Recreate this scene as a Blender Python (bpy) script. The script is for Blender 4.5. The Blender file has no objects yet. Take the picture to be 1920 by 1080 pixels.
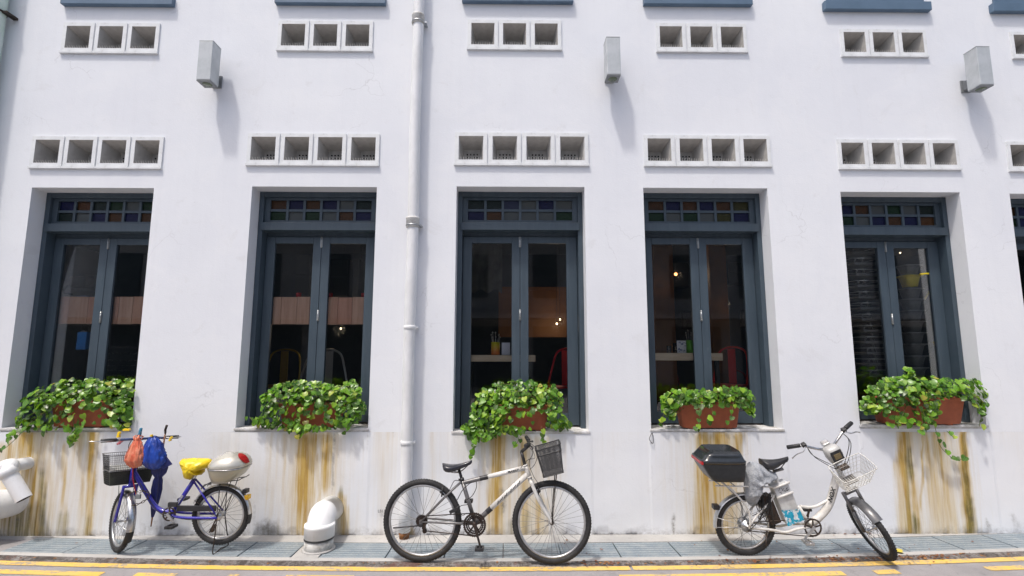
import bpy, bmesh, math, random
from mathutils import Vector, Matrix, noise
R = math.radians
rnd = random.Random(7)
sc = bpy.context.scene
col = sc.collection

# ------------------------------------------------------------------ camera
D, H = 5.1, 1.75                      # wall face is y = 0, camera 5.1 m away at 1.75 m
TILT, YAW, ROLL, F = 0.12722, 0.010924, 0.0014234, 939.1

def raydir(px, py):
    u = (px - 960) / F; v = -(py - 540) / F
    c, s = math.cos(ROLL), math.sin(ROLL)
    u, v = c * u - s * v, s * u + c * v
    d = (u, math.cos(TILT) - v * math.sin(TILT), math.sin(TILT) + v * math.cos(TILT))
    cy, sy = math.cos(YAW), math.sin(YAW)
    return Vector((cy * d[0] + sy * d[1], -sy * d[0] + cy * d[1], d[2]))
CAM = Vector((0, -D, H))
def P(px, py, Y=0.0):
    d = raydir(px, py); k = (D + Y) / d.y
    return CAM + d * k
def G(px, py, z=0.0):
    d = raydir(px, py); k = (z - H) / d.z
    return CAM + d * k

f0 = raydir(960, 540); rx = raydir(960 + F, 540) - f0; up = raydir(960, 540 - F) - f0
cam = bpy.data.cameras.new('camera'); camo = bpy.data.objects.new('camera', cam); col.objects.link(camo)
mw = Matrix((rx, up, -f0)).transposed().to_4x4(); mw.translation = CAM
camo.matrix_world = mw
cam.sensor_width = 36; cam.lens = F / 1920 * 36; cam.clip_start = .05; cam.clip_end = 500
sc.camera = camo
Minv = mw.inverted()
def proj(v):
    q = Minv @ Vector(v)
    return 960 + F * q.x / -q.z, 540 - F * q.y / -q.z

# ------------------------------------------------------------------ light
SUN = Vector((0.80, 1.0, -2.9)).normalized()      # direction the light travels
w = bpy.data.worlds.new('World'); sc.world = w; w.use_nodes = True
nt = w.node_tree; bg = nt.nodes['Background']
sky = nt.nodes.new('ShaderNodeTexSky'); sky.sky_type = 'NISHITA'; sky.sun_disc = False; sky.air_density = 1.0; sky.dust_density = 5.0; sky.ozone_density = 1.0
sky.sun_elevation = math.asin(-SUN.z); sky.sun_rotation = math.atan2(-SUN.x, -SUN.y)
nt.links.new(sky.outputs[0], bg.inputs[0]); bg.inputs[1].default_value = 0.15
sl = bpy.data.lights.new('sun', 'SUN'); sl.energy = 2.0; sl.angle = R(3.5); sl.color = (1, .955, .90)
so = bpy.data.objects.new('sun', sl); col.objects.link(so)
so.rotation_euler = SUN.to_track_quat('-Z', 'Y').to_euler()
vs = sc.view_settings
vs.view_transform = 'Standard'; vs.look = 'None'; vs.gamma = 1; vs.exposure = 0.37; vs.use_curve_mapping = False

# ------------------------------------------------------------------ helpers
def tag(o, label=None, cat=None, group=None, kind=None):
    if label: o['label'] = label
    if cat: o['category'] = cat
    if group: o['group'] = group
    if kind: o['kind'] = kind
    return o
def empty(name, loc=(0, 0, 0), label=None, cat=None, group=None, kind=None, mat=None):
    o = bpy.data.objects.new(name, None); col.objects.link(o); o.empty_display_size = .1
    if mat is not None: o.matrix_world = mat
    else: o.location = loc
    return tag(o, label, cat, group, kind)
def link(name, me, parent=None, loc=None):
    o = bpy.data.objects.new(name, me); col.objects.link(o); o.parent = parent
    if loc is not None: o.location = loc
    return o
def frame_for(d):
    d = Vector(d).normalized()
    a = Vector((0, 0, 1)) if abs(d.z) < .9 else Vector((1, 0, 0))
    u = d.cross(a).normalized(); return u, d.cross(u).normalized()
def smooth_path(pts, n=6, closed=False):
    pts = [Vector(p) for p in pts]; out = []; N = len(pts)
    rng = range(N) if closed else range(N - 1)
    for i in rng:
        if closed: p0, p1, p2, p3 = pts[i - 1], pts[i], pts[(i + 1) % N], pts[(i + 2) % N]
        else: p0, p1, p2, p3 = pts[max(i - 1, 0)], pts[i], pts[i + 1], pts[min(i + 2, N - 1)]
        for k in range(n):
            t = k / n
            out.append(.5 * ((2 * p1) + (p2 - p0) * t + (2 * p0 - 5 * p1 + 4 * p2 - p3) * t * t + (3 * p1 - p0 - 3 * p2 + p3) * t ** 3))
    if not closed: out.append(pts[-1])
    return out

class MB:
    def __init__(s, T=None):
        s.v = []; s.f = []; s.m = []; s.s = []; s.T = T
    def add(s, vs_, fs, m=0, sm=False):
        b = len(s.v); T = s.T
        s.v += [tuple(T @ Vector(v)) if T is not None else tuple(v) for v in vs_]
        for f in fs:
            s.f.append(tuple(b + i for i in f)); s.m.append(m); s.s.append(sm)
        return s
    def box(s, x0, x1, y0, y1, z0, z1, m=0, X=None):
        vv = [(x, y, z) for z in (z0, z1) for y in (y0, y1) for x in (x0, x1)]
        if X is not None: vv = [X @ Vector(v) for v in vv]
        return s.add(vv, [(0, 2, 3, 1), (4, 5, 7, 6), (0, 1, 5, 4), (2, 6, 7, 3), (0, 4, 6, 2), (1, 3, 7, 5)], m)
    def bbox(s, x0, x1, y0, y1, z0, z1, b=.004, m=0, X=None):      # chamfered box
        bm = bmesh.new(); bmesh.ops.create_cube(bm, size=1)
        for v in bm.verts: v.co = Vector((x0 + (v.co.x + .5) * (x1 - x0), y0 + (v.co.y + .5) * (y1 - y0), z0 + (v.co.z + .5) * (z1 - z0)))
        bmesh.ops.bevel(bm, geom=bm.edges[:], offset=b, segments=2, affect='EDGES', profile=.5)
        vv = [(X @ v.co if X is not None else v.co.copy()) for v in bm.verts]
        bm.verts.index_update(); ff = [[v.index for v in f.verts] for f in bm.faces]; bm.free()
        return s.add(vv, ff, m, False)
    def tube(s, pts, r, n=8, m=0, closed=False, caps=True, sq=1.0):
        pts = [Vector(p) for p in pts]; N = len(pts)
        rr = r if isinstance(r, (list, tuple)) else [r] * N
        vv = []; u = None
        for i, p in enumerate(pts):
            if closed: d = pts[(i + 1) % N] - pts[i - 1]
            else: d = pts[min(i + 1, N - 1)] - pts[max(i - 1, 0)]
            if d.length < 1e-9: d = Vector((0, 0, 1))
            d.normalize()
            if u is None: u, _ = frame_for(d)
            u = (u - d * u.dot(d)).normalized(); w_ = d.cross(u)
            for k in range(n):
                a = 2 * math.pi * k / n
                vv.append(p + u * math.cos(a) * rr[i] + w_ * math.sin(a) * rr[i] * sq)
        ff = []
        for i in range(N if closed else N - 1):
            j = (i + 1) % N
            for k in range(n):
                l = (k + 1) % n
                ff.append((i * n + k, i * n + l, j * n + l, j * n + k))
        s.add(vv, ff, m, n > 4)
        if caps and not closed:
            b = len(s.v) - len(vv)
            s.f.append(tuple(b + k for k in range(n))[::-1]); s.m.append(m); s.s.append(False)
            s.f.append(tuple(b + (N - 1) * n + k for k in range(n))); s.m.append(m); s.s.append(False)
        return s
    def lathe(s, prof, c=(0, 0, 0), axis='z', n=24, m=0, sm=True, closed=False, X=None):
        vv = []; c = Vector(c)
        for r_, h in prof:
            for k in range(n):
                a = 2 * math.pi * k / n; x, y = r_ * math.cos(a), r_ * math.sin(a)
                v = {'z': Vector((x, y, h)), 'y': Vector((x, h, y)), 'x': Vector((h, x, y))}[axis] + c
                vv.append(X @ v if X is not None else v)
        ff = []; N = len(prof)
        for i in range(N if closed else N - 1):
            j = (i + 1) % N
            for k in range(n):
                l = (k + 1) % n
                ff.append((i * n + k, i * n + l, j * n + l, j * n + k))
        s.add(vv, ff, m, sm)
        if not closed:
            b = len(s.v) - len(vv)
            for base, rv in ((0, True), ((N - 1) * n, False)):
                if prof[0 if rv else -1][0] > 1e-5:
                    t = tuple(b + base + k for k in range(n)); s.f.append(t[::-1] if rv else t); s.m.append(m); s.s.append(False)
        return s
    def prism(s, poly, y0, y1, m=0, X=None):       # polygon in x,z extruded along y
        n = len(poly)
        vv = [Vector((a, y0, b)) for a, b in poly] + [Vector((a, y1, b)) for a, b in poly]
        if X is not None: vv = [X @ v for v in vv]
        ff = [tuple(range(n)), tuple(range(2 * n - 1, n - 1, -1))] + [(i, i + n, (i + 1) % n + n, (i + 1) % n) for i in range(n)]
        return s.add(vv, ff, m)
    def loft(s, secs, n=24, m=0, e=.6, X=None):      # secs: (z, x0, x1, half width, y centre)
        vv = []
        for q in secs:
            z, x0, x1, hw = q[:4]; yc = q[4] if len(q) > 4 else 0
            for k in range(n):
                a = 2 * math.pi * k / n; ca, sa = math.cos(a), math.sin(a)
                v = Vector(((x0 + x1) / 2 + (x1 - x0) / 2 * math.copysign(abs(ca) ** e, ca), yc + hw * math.copysign(abs(sa) ** e, sa), z))
                vv.append(X @ v if X is not None else v)
        ff = []
        for i in range(len(secs) - 1):
            for k in range(n):
                l = (k + 1) % n; ff.append((i * n + k, i * n + l, (i + 1) * n + l, (i + 1) * n + k))
        s.add(vv, ff, m, True); b = len(s.v) - len(vv)
        for base, rv in ((0, True), ((len(secs) - 1) * n, False)):
            t = tuple(b + base + k for k in range(n)); s.f.append(t[::-1] if rv else t); s.m.append(m); s.s.append(True)
        return s
    def mesh(s, name, mats):
        me = bpy.data.meshes.new(name); me.from_pydata(s.v, [], s.f)
        for mt in (mats if isinstance(mats, (list, tuple)) else [mats]): me.materials.append(mt)
        me.polygons.foreach_set('material_index', s.m); me.polygons.foreach_set('use_smooth', s.s)
        bm = bmesh.new(); bm.from_mesh(me); bmesh.ops.recalc_face_normals(bm, faces=bm.faces[:]); bm.to_mesh(me); bm.free()
        me.update(); return me
    def build(s, name, mats, parent=None, loc=None):
        return link(name, s.mesh(name, mats), parent, loc)

def text_mesh(txt, size, X, mat_, name, parent, ext=.0008, shear=0, bold=0, align='CENTER'):
    cu = bpy.data.curves.new(name, 'FONT'); cu.body = txt; cu.size = size; cu.extrude = ext; cu.shear = shear; cu.offset = bold
    cu.align_x = align; cu.align_y = 'CENTER'; cu.resolution_u = 3
    t = bpy.data.objects.new(name, cu); col.objects.link(t)
    bpy.context.view_layer.update()
    me = bpy.data.meshes.new_from_object(t.evaluated_get(bpy.context.evaluated_depsgraph_get()))
    bpy.data.objects.remove(t); me.transform(X); me.materials.clear(); me.materials.append(mat_); me.name = name
    return link(name, me, parent)

# ------------------------------------------------------------------ materials
class N:
    def __init__(s, name):
        s.mt = bpy.data.materials.new(name); s.mt.use_nodes = True; s.t = s.mt.node_tree
        s.b = s.t.nodes['Principled BSDF']; s.o = s.t.nodes['Material Output']
        s.tc = s.t.nodes.new('ShaderNodeTexCoord')
    def n(s, typ, **kw):
        x = s.t.nodes.new(typ)
        for k, v in kw.items(): setattr(x, k, v)
        return x
    def set(s, node, key, val):
        if isinstance(val, bpy.types.NodeSocket): s.t.links.new(val, node.inputs[key])
        else: node.inputs[key].default_value = val
    def noise(s, scale, detail=4, rough=.6, mp=None, coord='Object', dist=0):
        x = s.n('ShaderNodeTexNoise'); x.inputs['Scale'].default_value = scale; x.inputs['Detail'].default_value = detail
        x.inputs['Roughness'].default_value = rough; x.inputs['Distortion'].default_value = dist
        c = s.tc.outputs[coord]
        if mp:
            m = s.n('ShaderNodeMapping'); m.inputs['Scale'].default_value = mp; s.t.links.new(c, m.inputs[0]); c = m.outputs[0]
        s.t.links.new(c, x.inputs['Vector']); return x.outputs['Fac']
    def ramp(s, fac, stops):
        x = s.n('ShaderNodeValToRGB'); s.t.links.new(fac, x.inputs[0]); e = x.color_ramp.elements
        while len(e) < len(stops): e.new(.5)
        for i, (p, c) in enumerate(stops):
            e[i].position = p; e[i].color = (c, c, c, 1) if not isinstance(c, (tuple, list)) else (*c[:3], 1)
        return x.outputs[0]
    def mix(s, fac, a, b, mode='MIX'):
        x = s.n('ShaderNodeMix'); x.data_type = 'RGBA'; x.blend_type = mode
        s.set(x, 0, fac); 
        for k, v in ((6, a), (7, b)):
            if isinstance(v, (tuple, list)): v = (*v[:3], 1)
            s.set(x, k, v)
        return x.outputs[2]
    def math(s, op, a, b=0.0, clamp=False):
        x = s.n('ShaderNodeMath'); x.operation = op; x.use_clamp = clamp
        s.set(x, 0, a); s.set(x, 1, b); return x.outputs[0]
    def bump(s, h, strength=.3, dist=.01):
        x = s.n('ShaderNodeBump'); x.inputs['Strength'].default_value = strength; x.inputs['Distance'].default_value = dist
        s.t.links.new(h, x.inputs['Height']); s.t.links.new(x.outputs[0], s.b.inputs['Normal'])
    def base(s, c):
        if isinstance(c, (tuple, list)): s.b.inputs['Base Color'].default_value = (*c[:3], 1)
        else: s.t.links.new(c, s.b.inputs['Base Color'])
    def rough(s, r): s.set(s.b, 'Roughness', r)

def pm(name, c, c2=None, rough=.5, metal=0, scale=8, bump=0, bscale=60, mp=None, lo=.4, hi=.65, coat=0, spec=None):
    m = N(name)
    if c2 is None: m.base(c)
    else: m.base(m.mix(m.ramp(m.noise(scale, 5, .65, mp), [(lo, 0), (hi, 1)]), c, c2))
    m.rough(rough); m.b.inputs['Metallic'].default_value = metal
    if coat: m.b.inputs['Coat Weight'].default_value = coat
    if spec is not None: m.b.inputs['Specular IOR Level'].default_value = spec
    if bump: m.bump(m.noise(bscale, 4, .6), bump, .004)
    return m.mt
def emis(name, c, s):
    m = N(name); m.base(c); m.b.inputs['Emission Color'].default_value = (*c, 1); m.b.inputs['Emission Strength'].default_value = s
    return m.mt

def wall_material():
    m = N('white_wall_paint'); L = m.t.links
    att = m.n('ShaderNodeAttribute'); att.attribute_name = 'stain_shadow'
    sep = m.n('ShaderNodeSeparateColor'); L.new(att.outputs['Color'], sep.inputs[0])
    big = m.noise(.55, 4, .6); fine = m.noise(9, 6, .7); streak = m.noise(1, 5, .7, (14, 1, .55)); st2 = m.noise(1, 6, .75, (70, 1, 1.6), dist=.4)
    c = m.mix(m.ramp(big, [(.38, 0), (.62, 1)]), (.775, .795, .825), (.73, .75, .79))
    c = m.mix(m.math('MULTIPLY', m.ramp(streak, [(.50, 0), (.75, 1)]), .13), c, (.62, .63, .66))
    patch = m.noise(1.7, 6, .68, (1, 1, .8), dist=.8)
    c = m.mix(m.math('MULTIPLY', m.ramp(patch, [(.52, 0), (.56, 1)]), .10), c, (.86, .86, .86))
    c = m.mix(m.math('MULTIPLY', m.ramp(m.noise(3.1, 7, .7, dist=.6), [(.60, 0), (.68, 1)]), .22), c, (.60, .60, .60))
    vo = m.n('ShaderNodeTexVoronoi'); vo.feature = 'DISTANCE_TO_EDGE'; vo.inputs['Scale'].default_value = 1.3
    vd = m.n('ShaderNodeVectorMath'); vd.operation = 'ADD'; nz3 = m.n('ShaderNodeTexNoise'); nz3.inputs['Scale'].default_value = 5; nz3.inputs['Detail'].default_value = 6
    L.new(m.tc.outputs['Object'], nz3.inputs['Vector']); vs_ = m.n('ShaderNodeVectorMath'); vs_.operation = 'SCALE'; vs_.inputs['Scale'].default_value = .35; L.new(nz3.outputs['Color'], vs_.inputs[0])
    L.new(m.tc.outputs['Object'], vd.inputs[0]); L.new(vs_.outputs[0], vd.inputs[1]); L.new(vd.outputs[0], vo.inputs['Vector'])
    crack = m.math('MULTIPLY', m.ramp(vo.outputs['Distance'], [(.0, 1), (.006, 0)]), m.ramp(m.noise(.9, 3, .5), [(.55, 0), (.64, 1)]))
    c = m.mix(m.math('MULTIPLY', crack, .38), c, (.42, .42, .43))
    c = m.mix(m.math('MULTIPLY', m.ramp(fine, [(.58, 0), (.74, 1)]), .20), c, (.60, .60, .61))
    spots = m.noise(26, 3, .5); c = m.mix(m.math('MULTIPLY', m.ramp(spots, [(.74, 0), (.79, 1)]), .35), c, (.45, .44, .42))
    # ochre (stains and one box shadow), moss and grime, broken up by fine vertical runs
    st3 = m.noise(1, 4, .6, (28, 1, 1.1), dist=.3)
    br = m.math('MULTIPLY', m.ramp(st2, [(.34, .2), (.60, 1)]), m.ramp(st3, [(.34, .25), (.60, 1)]))
    def amount(ch, g=1.0, lo=.08, hi=.8):
        a = m.math('MULTIPLY', sep.outputs[ch], br)
        a = m.math('ADD', m.math('MULTIPLY', sep.outputs[ch], .42), m.math('MULTIPLY', a, 1.0))
        return m.ramp(a, [(lo, 0), (hi, g)])
    och = m.mix(m.ramp(m.noise(1, 4, .6, (30, 1, 3)), [(.35, 0), (.65, 1)]), (.54, .37, .10), (.40, .235, .045))
    c = m.mix(m.math('MULTIPLY', m.ramp(sep.outputs[0], [(.02, 0), (.4, 1)]), .5), c, (.70, .61, .38))
    c = m.mix(amount(0, .97, .04, .68), c, och)
    c = m.mix(amount(1, .9), c, m.mix(m.ramp(fine, [(.4, 0), (.6, 1)]), (.20, .17, .045), (.085, .08, .035)))
    gr = m.math('MULTIPLY', sep.outputs[2], m.ramp(m.noise(22, 7, .75), [(.35, .15), (.62, 1)]))
    c = m.mix(m.ramp(gr, [(.1, 0), (.8, .85)]), c, (.21, .195, .17))
    m.base(c); m.rough(.75); m.b.inputs['Specular IOR Level'].default_value = .25
    hgt = m.math('ADD', m.noise(3, 5, .6), m.math('MULTIPLY', m.noise(70, 4, .6), .25))
    m.bump(hgt, .22, .02)
    return m.mt

def glass_material(name, tint=(1, 1, 1), solid=0.0, bumpy=0):
    m = N(name); t = m.t; L = t.links
    tr = m.n('ShaderNodeBsdfTransparent'); tr.inputs[0].default_value = (*tint, 1)
    gl = m.n('ShaderNodeBsdfGlossy'); gl.inputs['Roughness'].default_value = .015 if not bumpy else .12
    fr = m.n('ShaderNodeFresnel'); fr.inputs[0].default_value = 1.5
    if bumpy:
        b = m.n('ShaderNodeBump'); b.inputs['Strength'].default_value = .6; b.inputs['Distance'].default_value = .006
        L.new(m.noise(90, 2, .5), b.inputs['Height']); L.new(b.outputs[0], gl.inputs['Normal'])
    mx = m.n('ShaderNodeMixShader'); L.new(m.math('MULTIPLY', fr.outputs[0], .45) if bumpy else m.math('ADD', fr.outputs[0], .03), mx.inputs[0])
    if solid:
        df = m.n('ShaderNodeBsdfDiffuse'); df.inputs[0].default_value = (*[.012 + .14 * x for x in tint], 1)
        m2 = m.n('ShaderNodeMixShader'); m2.inputs[0].default_value = solid
        L.new(tr.outputs[0], m2.inputs[1]); L.new(df.outputs[0], m2.inputs[2]); L.new(m2.outputs[0], mx.inputs[1])
    else: L.new(tr.outputs[0], mx.inputs[1])
    L.new(gl.outputs[0], mx.inputs[2]); L.new(mx.outputs[0], m.o.inputs[0])
    return m.mt

def leaf_material():
    m = N('pothos_leaf'); L = m.t.links
    oi = m.n('ShaderNodeObjectInfo'); ge = m.n('ShaderNodeNewGeometry')
    rr = m.math('FRACT', m.math('ADD', oi.outputs['Random'], ge.outputs['Random Per Island']))
    c = m.ramp(rr, [(0, (.014, .06, .004)), (.35, (.036, .145, .006)), (.7, (.10, .28, .010)), (.93, (.23, .42, .02)), (.985, (.36, .46, .07)), (1, (.40, .30, .06))])
    sp = m.noise(38, 4, .7, (1, .5, 1), coord='Generated')
    m2 = m.ramp(m.noise(1.0, 3, .7, (9, 3, 3), coord='Object', dist=1.2), [(.56, 0), (.66, 1)])
    c = m.mix(m.math('MULTIPLY', m.ramp(m.noise(60, 3, .7), [(.54, 0), (.62, 1)]), .55), c, (.50, .55, .16))
    m.base(c); m.rough(.33); m.b.inputs['Specular IOR Level'].default_value = .5
    tl = m.n('ShaderNodeBsdfTranslucent'); L.new(m.mix(1.0, c, (1.5, 1.5, .5), 'MULTIPLY'), tl.inputs[0])
    mx = m.n('ShaderNodeMixShader'); mx.inputs[0].default_value = .28
    L.new(m.b.outputs[0], mx.inputs[1]); L.new(tl.outputs[0], mx.inputs[2]); L.new(mx.outputs[0], m.o.inputs[0])
    return m.mt

def ground_material(name, c1, c2, c3, bump=.5, agg=140, dark=.35):
    m = N(name)
    c = m.mix(m.ramp(m.noise(1.4, 6, .65), [(.35, 0), (.65, 1)]), c1, c2)
    c = m.mix(m.math('MULTIPLY', m.ramp(m.noise(agg, 3, .6), [(.5, 0), (.7, 1)]), dark), c, c3)
    c = m.mix(m.math('MULTIPLY', m.ramp(m.noise(9, 7, .75), [(.55, 0), (.72, 1)]), .45), c, c3)
    m.base(c); m.rough(.85); m.bump(m.math('ADD', m.noise(agg, 4, .7), m.noise(12, 5, .6)), bump, .008)
    return m.mt

def line_material():
    m = N('worn_yellow_paint'); L = m.t.links
    c = m.mix(m.ramp(m.noise(5, 5, .6), [(.3, 0), (.7, 1)]), (.74, .46, .07), (.66, .46, .15))
    wear = m.ramp(m.math('ADD', m.math('MULTIPLY', m.noise(38, 6, .75), .6), m.math('MULTIPLY', m.noise(2.6, 4, .6, (1, 4, 1)), .4)), [(.50, 0), (.58, 1)])
    m.base(m.mix(m.math('MULTIPLY', wear, .85), c, (.26, .25, .24))); m.rough(.7); m.bump(m.noise(150, 4, .6), .4, .005)
    return m.mt

M = {}
M['wall'] = wall_material()
m_ = N('cast_block_paint'); _c = m_.mix(m_.ramp(m_.noise(5, 5, .65), [(.4, 0), (.65, 1)]), (.76, .78, .79), (.66, .68, .69))
_c = m_.mix(m_.math('MULTIPLY', m_.ramp(m_.noise(22, 6, .75), [(.58, 0), (.68, 1)]), .45), _c, (.42, .41, .38))
m_.base(_c); m_.rough(.7); m_.bump(m_.noise(40, 4, .6), .3, .006); M['block'] = m_.mt
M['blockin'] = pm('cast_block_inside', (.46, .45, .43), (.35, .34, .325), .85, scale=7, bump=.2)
m_ = N('slate_blue_paint'); _c = m_.mix(m_.ramp(m_.noise(3, 5, .65, (6, 1, .6)), [(.4, 0), (.65, 1)]), (.055, .080, .104), (.043, .064, .085))
_c = m_.mix(m_.math('MULTIPLY', m_.ramp(m_.noise(30, 6, .7, (1, 1, .35)), [(.62, 0), (.72, 1)]), .35), _c, (.13, .15, .16))
m_.base(_c); m_.rough(m_.ramp(m_.noise(8, 4, .6), [(.3, .38), (.7, .55)])); m_.bump(m_.noise(25, 4, .6), .18, .004); M['blue'] = m_.mt
M['bluelt'] = pm('blue_sill_paint', (.10, .16, .235), (.08, .135, .20), .5, scale=3, bump=.15)
M['glass'] = glass_material('window_glass', (.96, .97, .97))
GC = {'b': (.03, .05, .42), 'g': (.03, .22, .05), 'o': (.50, .20, .03), 'c': (.55, .62, .62), 'y': (.35, .33, .04), 'd': (.05, .14, .12), 'l': (.16, .22, .50)}
for k_, c_ in GC.items(): M['pane_' + k_] = glass_material('coloured_glass_' + k_, c_, .55 if k_ not in 'cl' else .75, 1)
M['metal'] = pm('galvanised_steel', (.50, .52, .53), (.36, .37, .37), .42, 1, 12, .2)
M['chrome'] = pm('dull_chrome', (.62, .63, .64), (.42, .40, .38), .28, 1, 30)
M['rust'] = pm('rusty_dark_steel', (.034, .029, .027), (.055, .036, .028), .6, .6, 60, .3)
M['black'] = pm('black_plastic', (.018, .018, .02), (.03, .03, .032), .42, 0, 20, .15)
M['rubber'] = pm('tyre_rubber', (.013, .013, .015), (.032, .031, .030), .7, 0, 24, .5, 180)
M['terra'] = pm('terracotta', (.40, .115, .055), (.30, .085, .045), .62, 0, 7, .25, 30, spec=.3)
M['leaf'] = leaf_material()
M['stem'] = pm('vine_stem', (.14, .16, .04), (.10, .07, .03), .6)
M['soil'] = pm('soil', (.04, .028, .02), (.07, .05, .035), .95, bump=.6)
M['concrete'] = ground_material('kerb_concrete', (.47, .46, .44), (.36, .355, .345), (.16, .15, .14), .35, 90, .2)
m_ = N('dirty_gutter'); _c = m_.mix(m_.ramp(m_.noise(7, 7, .75), [(.40, 0), (.60, 1)]), (.25, .235, .225), (.075, .062, .055))
_c = m_.mix(m_.math('MULTIPLY', m_.ramp(m_.noise(38, 6, .75), [(.48, 0), (.60, 1)]), .8), _c, (.035, .030, .024))
_c = m_.mix(m_.ramp(m_.noise(60, 5, .7), [(.64, 0), (.70, 1)]), _c, (.42, .40, .37))
_c = m_.mix(m_.math('MULTIPLY', m_.ramp(m_.noise(3.3, 5, .7, dist=.5), [(.56, 0), (.64, 1)]), .6), _c, (.13, .05, .035))
m_.base(_c); m_.rough(.9); m_.bump(m_.math('ADD', m_.noise(60, 5, .7), m_.noise(14, 5, .6)), 1.0, .01); M['gutter'] = m_.mt
M['road'] = ground_material('grey_road', (.33, .315, .32), (.26, .25, .253), (.12, .115, .12), .6, 170, .45)
M['line'] = line_material()
M['grate'] = pm('cast_drain_grating', (.235, .285, .32), (.33, .365, .385), .6, .25, 9, .5, 70, lo=.4, hi=.7)
M['studs'] = pm('grating_studs', (.36, .40, .42), None, .5, .2)
M['pit'] = pm('drain_pit', (.03, .03, .03), (.05, .045, .04), .9)
m_ = N('white_painted_pipe'); _c = m_.mix(m_.ramp(m_.noise(5, 5, .6, (1, 1, .5)), [(.4, 0), (.65, 1)]), (.76, .77, .785), (.66, .67, .67))
_c = m_.mix(m_.math('MULTIPLY', m_.ramp(m_.noise(1, 6, .75, (26, 26, 5)), [(.60, 0), (.72, 1)]), .5), _c, (.42, .40, .36))
_c = m_.mix(m_.ramp(m_.noise(34, 4, .7), [(.72, 0), (.76, 1)]), _c, (.22, .21, .20))
m_.base(_c); m_.rough(.45); m_.bump(m_.noise(30, 4, .6), .15, .004); M['pvc'] = m_.mt
M['pvcd'] = pm('dirty_pipe', (.60, .60, .58), (.22, .20, .17), .7, 0, 9, .3, lo=.48, hi=.72)
M['lamp'] = pm('grey_lamp_housing', (.50, .525, .54), (.40, .43, .44), .45, .15, 5)
M['lens'] = pm('lamp_lens', (.10, .13, .08), None, .2)

# ------------------------------------------------------------------ building
m_ = N('weathered_sill'); m_.base(m_.mix(m_.ramp(m_.noise(6, 6, .7), [(.4, 0), (.62, 1)]), (.66, .66, .67), (.36, .35, .32))); m_.rough(.85); m_.bump(m_.noise(30, 5, .6), .3, .01); M['sill'] = m_.mt
BL = empty('white_shophouse', (0, 0, 0), 'long white painted shophouse wall with five tall blue windows and rows of square vents', 'building')
WIN = []   # x0, x1, z0, z1 from the photograph's corners, taken to the wall plane
for (a, b, s0, c_, d_, s1) in ((60, 352, 20, 288, 352, 247), (474, 350, 440, 707, 350, 690), (857, 350, 848, 1097, 350, 1103),
                               (1205, 352, 1222, 1440, 353, 1467), (1577, 360, 1611, 1797, 360, 1852)):
    sy = {60: 803, 474: 803, 857: 809, 1205: 805, 1577: 797}[a]
    x0 = (P(a, b).x + (P(s0, sy).x if a != 60 else P(a, b).x)) / 2; x1 = (P(c_, d_).x + P(s1, sy).x) / 2
    WIN.append((x0, x1, P((s0 + s1) / 2, sy).z, (P(a, b).z + P(c_, d_).z) / 2))
WIN.append((P(1893, 365).x, P(1893, 365).x + 1.28, 1.03, P(1893, 363).z))
WX0, WX1, WZ1 = -9.0, 9.5, 7.6
SILLZ = .965
VB = []   # vent rows: centre x list, z, n
def vents(xa, xb, ya, yb, n, size):
    A = P(xa, ya); B = P(xb, yb); zc = (A.z + B.z) / 2; p = (B.x - A.x) / n
    for i in range(n): VB.append((A.x + p * (i + .5), zc, p, n))
for q in ((62, 305, 257, 313), (465, 712, 252, 307), (852, 1105, 252, 305), (1205, 1447, 255, 309), (1567, 1801, 262, 316), (1883, 2118, 266, 320)):
    vents(q[0], q[1], q[2], q[3], 4, .33)
for q in ((120, 298, 45, 97), (522, 700, 42, 92), (876, 1054, 40, 90), (1228, 1402, 45, 96), (1572, 1740, 55, 106), (1890, 2055, 60, 110)):
    vents(q[0], q[1], q[2], q[3], 3, .33)
HV = .126
holes = [(a, b, max(c, SILLZ), d) for a, b, c, d in WIN] + [(x - HV, x + HV, z - HV, z + HV) for x, z, p, n in VB]
xs = sorted({WX0, WX1} | {round(h[0], 4) for h in holes} | {round(h[1], 4) for h in holes})
zs = sorted({SILLZ, WZ1} | {round(h[2], 4) for h in holes} | {round(h[3], 4) for h in holes})
holes = [tuple(round(q, 4) for q in h) for h in holes]
wm = MB(); idx = {}
def vid(x, z):
    if (x, z) not in idx: idx[(x, z)] = len(wm.v); wm.v.append((x, 0, z))
    return idx[(x, z)]
for i in range(len(xs) - 1):
    for j in range(len(zs) - 1):
        cx, cz = (xs[i] + xs[i + 1]) / 2, (zs[j] + zs[j + 1]) / 2
        if any(h[0] < cx < h[1] and h[2] < cz < h[3] for h in holes): continue
        wm.f.append((vid(xs[i], zs[j]), vid(xs[i + 1], zs[j]), vid(xs[i + 1], zs[j + 1]), vid(xs[i], zs[j + 1]))); wm.m.append(0); wm.s.append(False)
for h in holes:
    yb = .42 if h[1] - h[0] > .5 else .10
    a, b, c, d = h
    wm.add([(a, 0, c), (b, 0, c), (b, 0, d), (a, 0, d), (a, yb, c), (b, yb, c), (b, yb, d), (a, yb, d)],
           [(0, 4, 7, 3), (1, 2, 6, 5), (3, 7, 6, 2)] + ([(0, 1, 5, 4)] if yb < .3 else []))
wm.box(WX0, WX0 + .3, .3, 6.4, 0, WZ1); wm.box(WX1 - .3, WX1, .3, 6.4, 0, WZ1); wm.box(WX0, WX1, 6.2, 6.4, 0, WZ1)
wm.box(WX0, WX1, .02, 6.4, WZ1 + .002, WZ1 + .2)
wm.build('wall', M['wall'], BL)

# lower part of the wall: a fine sheet that carries the stains and one painted shadow
ST = []    # (x top, x bottom, half width top, half width bottom, y top, y bottom, strength, channel)
def st(*a): ST.append(a)
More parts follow.
